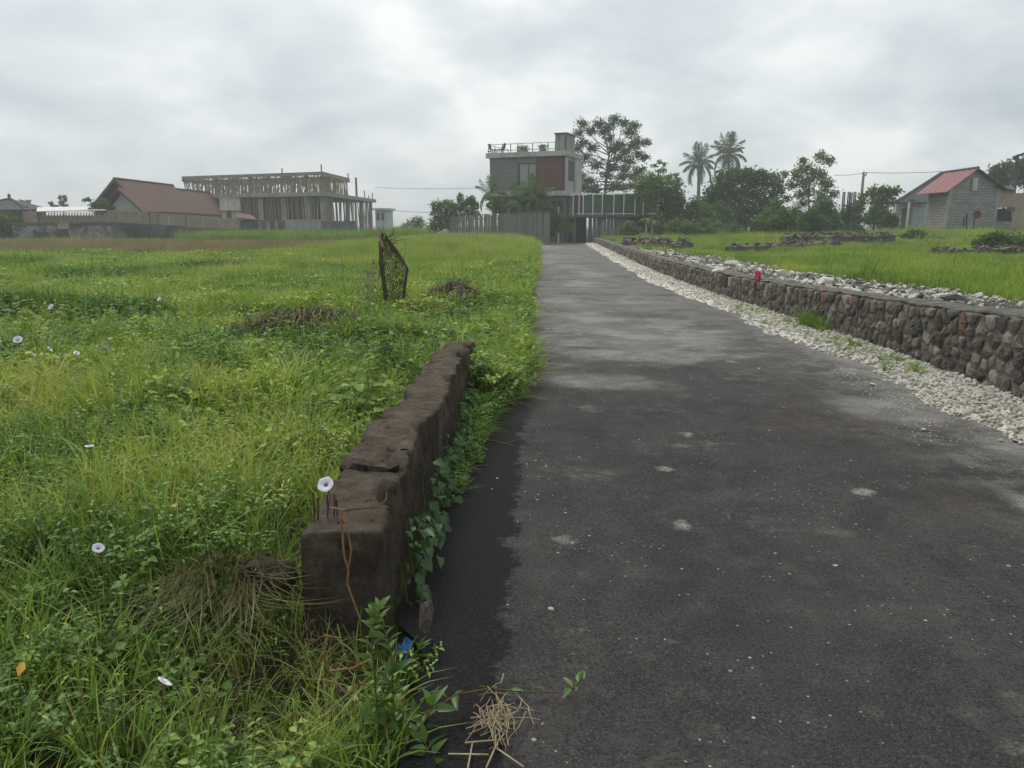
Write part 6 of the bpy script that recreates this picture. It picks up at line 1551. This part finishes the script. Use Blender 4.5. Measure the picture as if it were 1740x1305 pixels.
def shoot(name, label, cat, pts, leafL, every, seed, meshes=LM, rad=.0028, stemm=None, group=None, tipn=3, pair=True, updir=.35, lean=None):
    r = random.Random(seed); pts = [Vector(p) for p in pts]; o = thing(name, label, cat, tuple(pts[0]), 0, group)
    W(MB().tube(pts, [rad * (1 - .5 * i / (len(pts) - 1)) for i in range(len(pts))], 6), 'stem', stemm or STEM_GREEN, o)
    seg_l = [(b - a).length for a, b in zip(pts[:-1], pts[1:])]; tot = sum(seg_l); s = every * .8; side = r.uniform(0, 6)
    while s < tot:
        q = s
        for a, b, l in zip(pts[:-1], pts[1:], seg_l):
            if q <= l: p = a.lerp(b, q / l); d = (b - a).normalized(); break
            q -= l
        side += 1.4
        for sg in ((0, math.pi) if pair else (0,)):
            ax = d.orthogonal().normalized(); ax = Matrix.Rotation(side + sg, 3, d) @ ax
            put_leaf(o, p, ax * .9 + d * .45 + Vector((0, 0, updir * r.uniform(-.3, 1))), leafL * r.uniform(.7, 1.2) * (1 - .25 * s / tot), meshes, r)
        s += every * r.uniform(.8, 1.2)
    d = (pts[-1] - pts[-2]).normalized()
    for i in range(tipn):
        put_leaf(o, pts[-1], d + Vector((r.gauss(0, .6), r.gauss(0, .6), r.uniform(0, .7))), leafL * r.uniform(.6, .9), meshes, r)
    return o
g_ = lambda u, v, z=0: G(u, v, z)
# runner that crosses the lane edge
pts = [G(700, 1252, .03), G(735, 1205, .07), G(775, 1180, .055), G(830, 1170, .03), G(890, 1175, .022), G(950, 1176, .025), G(975, 1168, .035), G(986, 1158, .05)]
rn = thing('creeping_runner', 'thin leafy runner creeping out across the dark asphalt', 'vine', tuple(pts[0]))
W(MB().tube(pts, [.0035, .003, .003, .0026, .0024, .0022, .002, .002], 6), 'stem', STEM, rn)
r = random.Random(17)
for u, v, z, du, dv, L in ((775, 1180, .055, -4, 45, .075), (760, 1186, .06, -20, -14, .05), (772, 1180, .06, 14, -10, .03), (828, 1170, .03, -18, -10, .032), (832, 1170, .03, 20, -8, .03), (868, 1172, .022, 24, -2, .045), (870, 1173, .022, -22, 8, .04), (930, 1175, .022, -26, -14, .05),
                           (970, 1170, .035, -26, 22, .06), (974, 1168, .035, -18, -22, .055), (982, 1160, .05, 6, -26, .06), (978, 1166, .04, 4, 22, .03), (984, 1158, .05, 10, -20, .05)):
    a = G(u, v, z); b = G(u + du, v + dv, z + .02); put_leaf(rn, a, b - a, L, LM, r, .25)
# broadleaf weeds at the lane corner
specs = [('weed plant with narrow leaves in front of the dark hollow', [(600, 1330), (612, 1290), (606, 1255), (615, 1225)], .06, .05), ('weed plant with a leaning top between hollow and lane edge', [(650, 1250), (655, 1215), (648, 1180), (662, 1150)], .058, .045), ('weed plant with pale long leaves at the bottom edge of the lane', [(690, 1300), (705, 1255), (722, 1225), (735, 1200)], .075, .05), ('weed plant bending right over the straw at the lane corner', [(700, 1320), (730, 1290), (745, 1250), (770, 1222)], .070, .05),
         ('weed plant standing left of the lane corner among brown stems', [(660, 1290), (668, 1240), (678, 1190), (690, 1150)], .060, .05), ('weed plant with broad grey green leaves at the wall foot', [(668, 1150), (665, 1110), (655, 1075), (640, 1050)], .060, .042),
         ('weed plant with drooping leaves just right of the wall foot', [(672, 1180), (690, 1150), (700, 1120), (712, 1102)], .058, .045), ('weed plant with leaves spread low at the bottom left of the lane', [(640, 1330), (650, 1290), (665, 1265), (672, 1235)], .075, .05),
         ('weed plant rising highest before the dark wall end', [(640, 1130), (632, 1095), (636, 1060), (645, 1035)], .050, .04), ('bright weed plant cut by the bottom edge beside the straw', [(720, 1340), (735, 1310), (728, 1275), (722, 1262)], .070, .045)]
for i, (lab, uv, L, ev) in enumerate(specs):
    y0 = 1.92 + .05 * (i % 3) if i not in (3, 4, 6) else 2.36 - .05 * (i % 3)
    pts = [P(u, v, y0 + .02 * j) for j, (u, v) in enumerate(uv)]; pts[0].z = min(pts[0].z, .0)
    shoot('weed_plant', lab, 'weed', pts, L * 1.3, ev * .55, 200 + i, group='broadleaf weeds at the lane corner')
# creeper clothing the foot of the wall on the road side
cr = thing('wall_creeper', 'leafy dark green creeper climbing the road side foot of the low wall', 'creeper', (-.44 + SLOPE * 3, 3, 0))
r = random.Random(31); mb = MB()
for i in range(16):
    y = 2.85 + i * .2; s0 = sr(y) + .05; b = Vector((s0 + SLOPE * y, y, .0)); h = r.uniform(.16, .34)
    mb.tube([b, b + Vector((-.02, r.gauss(0, .05), h * .5)), b + Vector((-.035, r.gauss(0, .08), h))], [.004, .003, .002], 5, False)
W(mb, 'stems', STEM_GREEN, cr, kind='stuff')
for i in range(285):
    y = 2.78 + 3.3 * r.random() ** 1.15; z = .02 + (.28 + .05 * math.sin(y * 5)) * r.random() ** 1.3; s = sr(y) + .035 + .05 * r.random() + .07 * (1 - z / .35) * r.random()
    p = Vector((s + SLOPE * y, y, z)); d = Vector((r.uniform(.1, .9), r.gauss(-.5, .5), r.gauss(-.35, .4)))
    put_leaf(cr, p, d, r.uniform(.022, .08), WL, r, n=Vector((.8, -.4, .8)) + Vector((r.gauss(0, .35), r.gauss(0, .35), 0)))
# brown vine stems hanging over the wall end
vs = thing('vine_stem', 'bare brown vine stem hanging forked over the wall end', 'vine', tuple(P(580, 868, 2.57)))
yv = 2.555
W(MB().tube([P(657, 836, 2.75), P(656, 850, 2.72), P(640, 862, 2.66), P(612, 864, 2.60), P(588, 866, yv - .01), P(578, 872, yv - .02)], [.0022, .003, .003, .0034, .004, .004], 6), 'stem', STEM, vs)
W(MB().tube([P(577, 868, yv), P(582, 905, yv - .02), P(584, 940, yv - .025), P(592, 970, yv - .02), P(590, 992, yv - .02), P(600, 1020, yv - .03), P(612, 1052, yv - .04)], [.0045, .004, .004, .004, .0036, .0036, .003], 6), 'stem', mat('vine_bark', (.30, .17, .08), (.20, .11, .055), 30, bump=.3), vs)
W(MB().tube([P(581, 870, yv - .02), P(592, 908, yv - .03), P(597, 935, yv - .03), P(592, 968, yv - .02)], [.003, .003, .003, .003], 6), 'stem', mat('vine_bark', None), vs)
W(MB().tube([P(560, 862, yv + .02), P(572, 864, yv), P(588, 868, yv)], [.002, .003, .004], 6), 'stem', mat('vine_bark', None), vs)
# tangle of dead stems in the hollow
dt = thing('dead_stems', 'tangle of brown dead stems in the hollow at the wall end', 'dead plant', tuple(P(590, 1200, 2.1)))
tw = [[(500, 1290), (540, 1230), (590, 1180), (612, 1160)], [(480, 1130), (510, 1160), (512, 1200), (505, 1225)], [(612, 1162), (640, 1168), (655, 1180)], [(505, 1238), (540, 1235), (585, 1245)], [(545, 1245), (560, 1265), (572, 1282)], [(610, 1165), (600, 1120), (585, 1105)],
      [(560, 1140), (600, 1135), (630, 1120)], [(570, 1120), (610, 1128), (640, 1140)], [(555, 1215), (580, 1260), (596, 1300)], [(590, 1180), (560, 1150), (548, 1110)], [(520, 1100), (550, 1080), (580, 1085)], [(600, 1190), (590, 1230), (600, 1260)], [(470, 1240), (500, 1210), (530, 1215)]]
r = random.Random(5)
for i, uv in enumerate(tw):
    y0 = 2.08 + r.uniform(-.08, .12); pts = [P(u, v, y0 + .03 * j * r.uniform(-1, 1)) for j, (u, v) in enumerate(uv)]
    W(MB().tube(pts, [.005 if i == 0 else .003] * len(pts), 6), 'stem', mat('vine_bark', None) if i % 3 == 0 else STEM, dt)
g = np.random.default_rng(6)
V, F = blades(230, .30, .22, .003, 77, 1.7, 5)
V += np.array([-.82, 2.25, -.06]); V[:, 2] += .10 * np.exp(-((V[:, 0] + .84) / .3) ** 2)
link('dead_blades', np_mesh('dead_blades', V - np.array(ROOT[dt.name]), F, DEADOBJ), DEADOBJ, dt, kind='stuff')
V, F = blades(240, .20, .22, .004, 78, 1.9, 5); V[:, 2] *= -.9; V += np.array([-1.03, 2.52, .30])
link('dead_blades', np_mesh('dead_blades', V - np.array(ROOT[dt.name]), F, DEADOBJ), DEADOBJ, dt, kind='stuff')
# straw on the lane
st = thing('straw_clump', 'small tangled clump of dry straw lying on the asphalt edge', 'straw', tuple(G(845, 1250, 0)))
r = random.Random(9); c0 = G(845, 1225, 0)
for i in range(64):
    a = r.gauss(1.5, .6); L = r.uniform(.05, .19); m0 = c0 + Vector((r.gauss(0, .026), r.gauss(-.015, .045), .006 + abs(r.gauss(0, .014)))); d = Vector((math.cos(a), -math.sin(a) * r.choice([1, 1, -.6]), r.gauss(0, .12))) * L * .5
    p0, p1 = m0 - d, m0 + d; p0.z, p1.z = max(p0.z, .004), max(p1.z, .004)
    k1, k2 = r.gauss(0, .012), r.gauss(0, .012)
    W(MB().tube([p0, p0.lerp(m0, .55) + Vector((k1, -k1, .003)), m0 + Vector((k1, k2, .006)), m0.lerp(p1, .6) + Vector((k2 * .3, k1, .004)), p1], [.0017, .0017, .0015, .0014, .0009], 4), 'stalk', STRAW, st)
for a, b in (((762, 1281), (830, 1282)), ((795, 1305), (803, 1262)), ((826, 1305), (845, 1262)), ((842, 1270), (890, 1303)), ((790, 1262), (858, 1256)), ((800, 1220), (860, 1212))):
    W(MB().tube([G(*a, .006), G((a[0] + b[0]) / 2, (a[1] + b[1]) / 2, .012), G(*b, .006)], [.0026, .0026, .002], 5), 'stalk', STRAW, st)
tg = thing('dry_sprig', 'thin reddish dry sprig lying on the asphalt beside the wall', 'twig', tuple(G(860, 752)))
for a, b in (((835, 748), (872, 756)), ((850, 752), (884, 760)), ((862, 754), (878, 746))): W(MB().tube([G(*a, .006), G(*b, .010)], [.0025, .0015], 5), 'stem', STEM, tg)
YL = leaf_mesh('yellow_leaf', mat('yellow_leaf', (.42, .27, .035), (.30, .16, .03), 25, bump=0), .34, 2)
for u, v, y, L, lab in ((62, 1188, 1.95, .075, 'long withered yellow leaf hanging in the weeds at the lower left'), (420, 868, 3.0, .05, 'small orange yellow leaf in the grass near the wall corner'), (30, 1150, 1.9, .07, 'pale yellow leaf lying flat at the left picture edge')):
    p = P(u, v, y); o = link('yellow_leaf', YL, None, loc=p, rot=(-1.2 if L > .07 and u > 40 else .3, .4, .4), scale=(L, L, L)); tag(o, lab, 'leaf')

# ------------------------------------------------------------------ moist tropical air
hz_m = bpy.data.materials.new('haze'); hz_m.use_nodes = True; t = NT(hz_m.node_tree)
pv_ = t.n('ShaderNodeVolumePrincipled'); pv_.inputs['Color'].default_value = (.86, .90, .92, 1); pv_.inputs['Density'].default_value = .0015; pv_.inputs['Anisotropy'].default_value = .3
t.n('ShaderNodeOutputMaterial', None, Volume=pv_)
hb = MB().box(-2700, 2700, -2700, 2700, -1.5, 16).build('haze', hz_m); hb['kind'] = 'stuff'; hb['label'] = 'thin moist haze hanging over the fields'
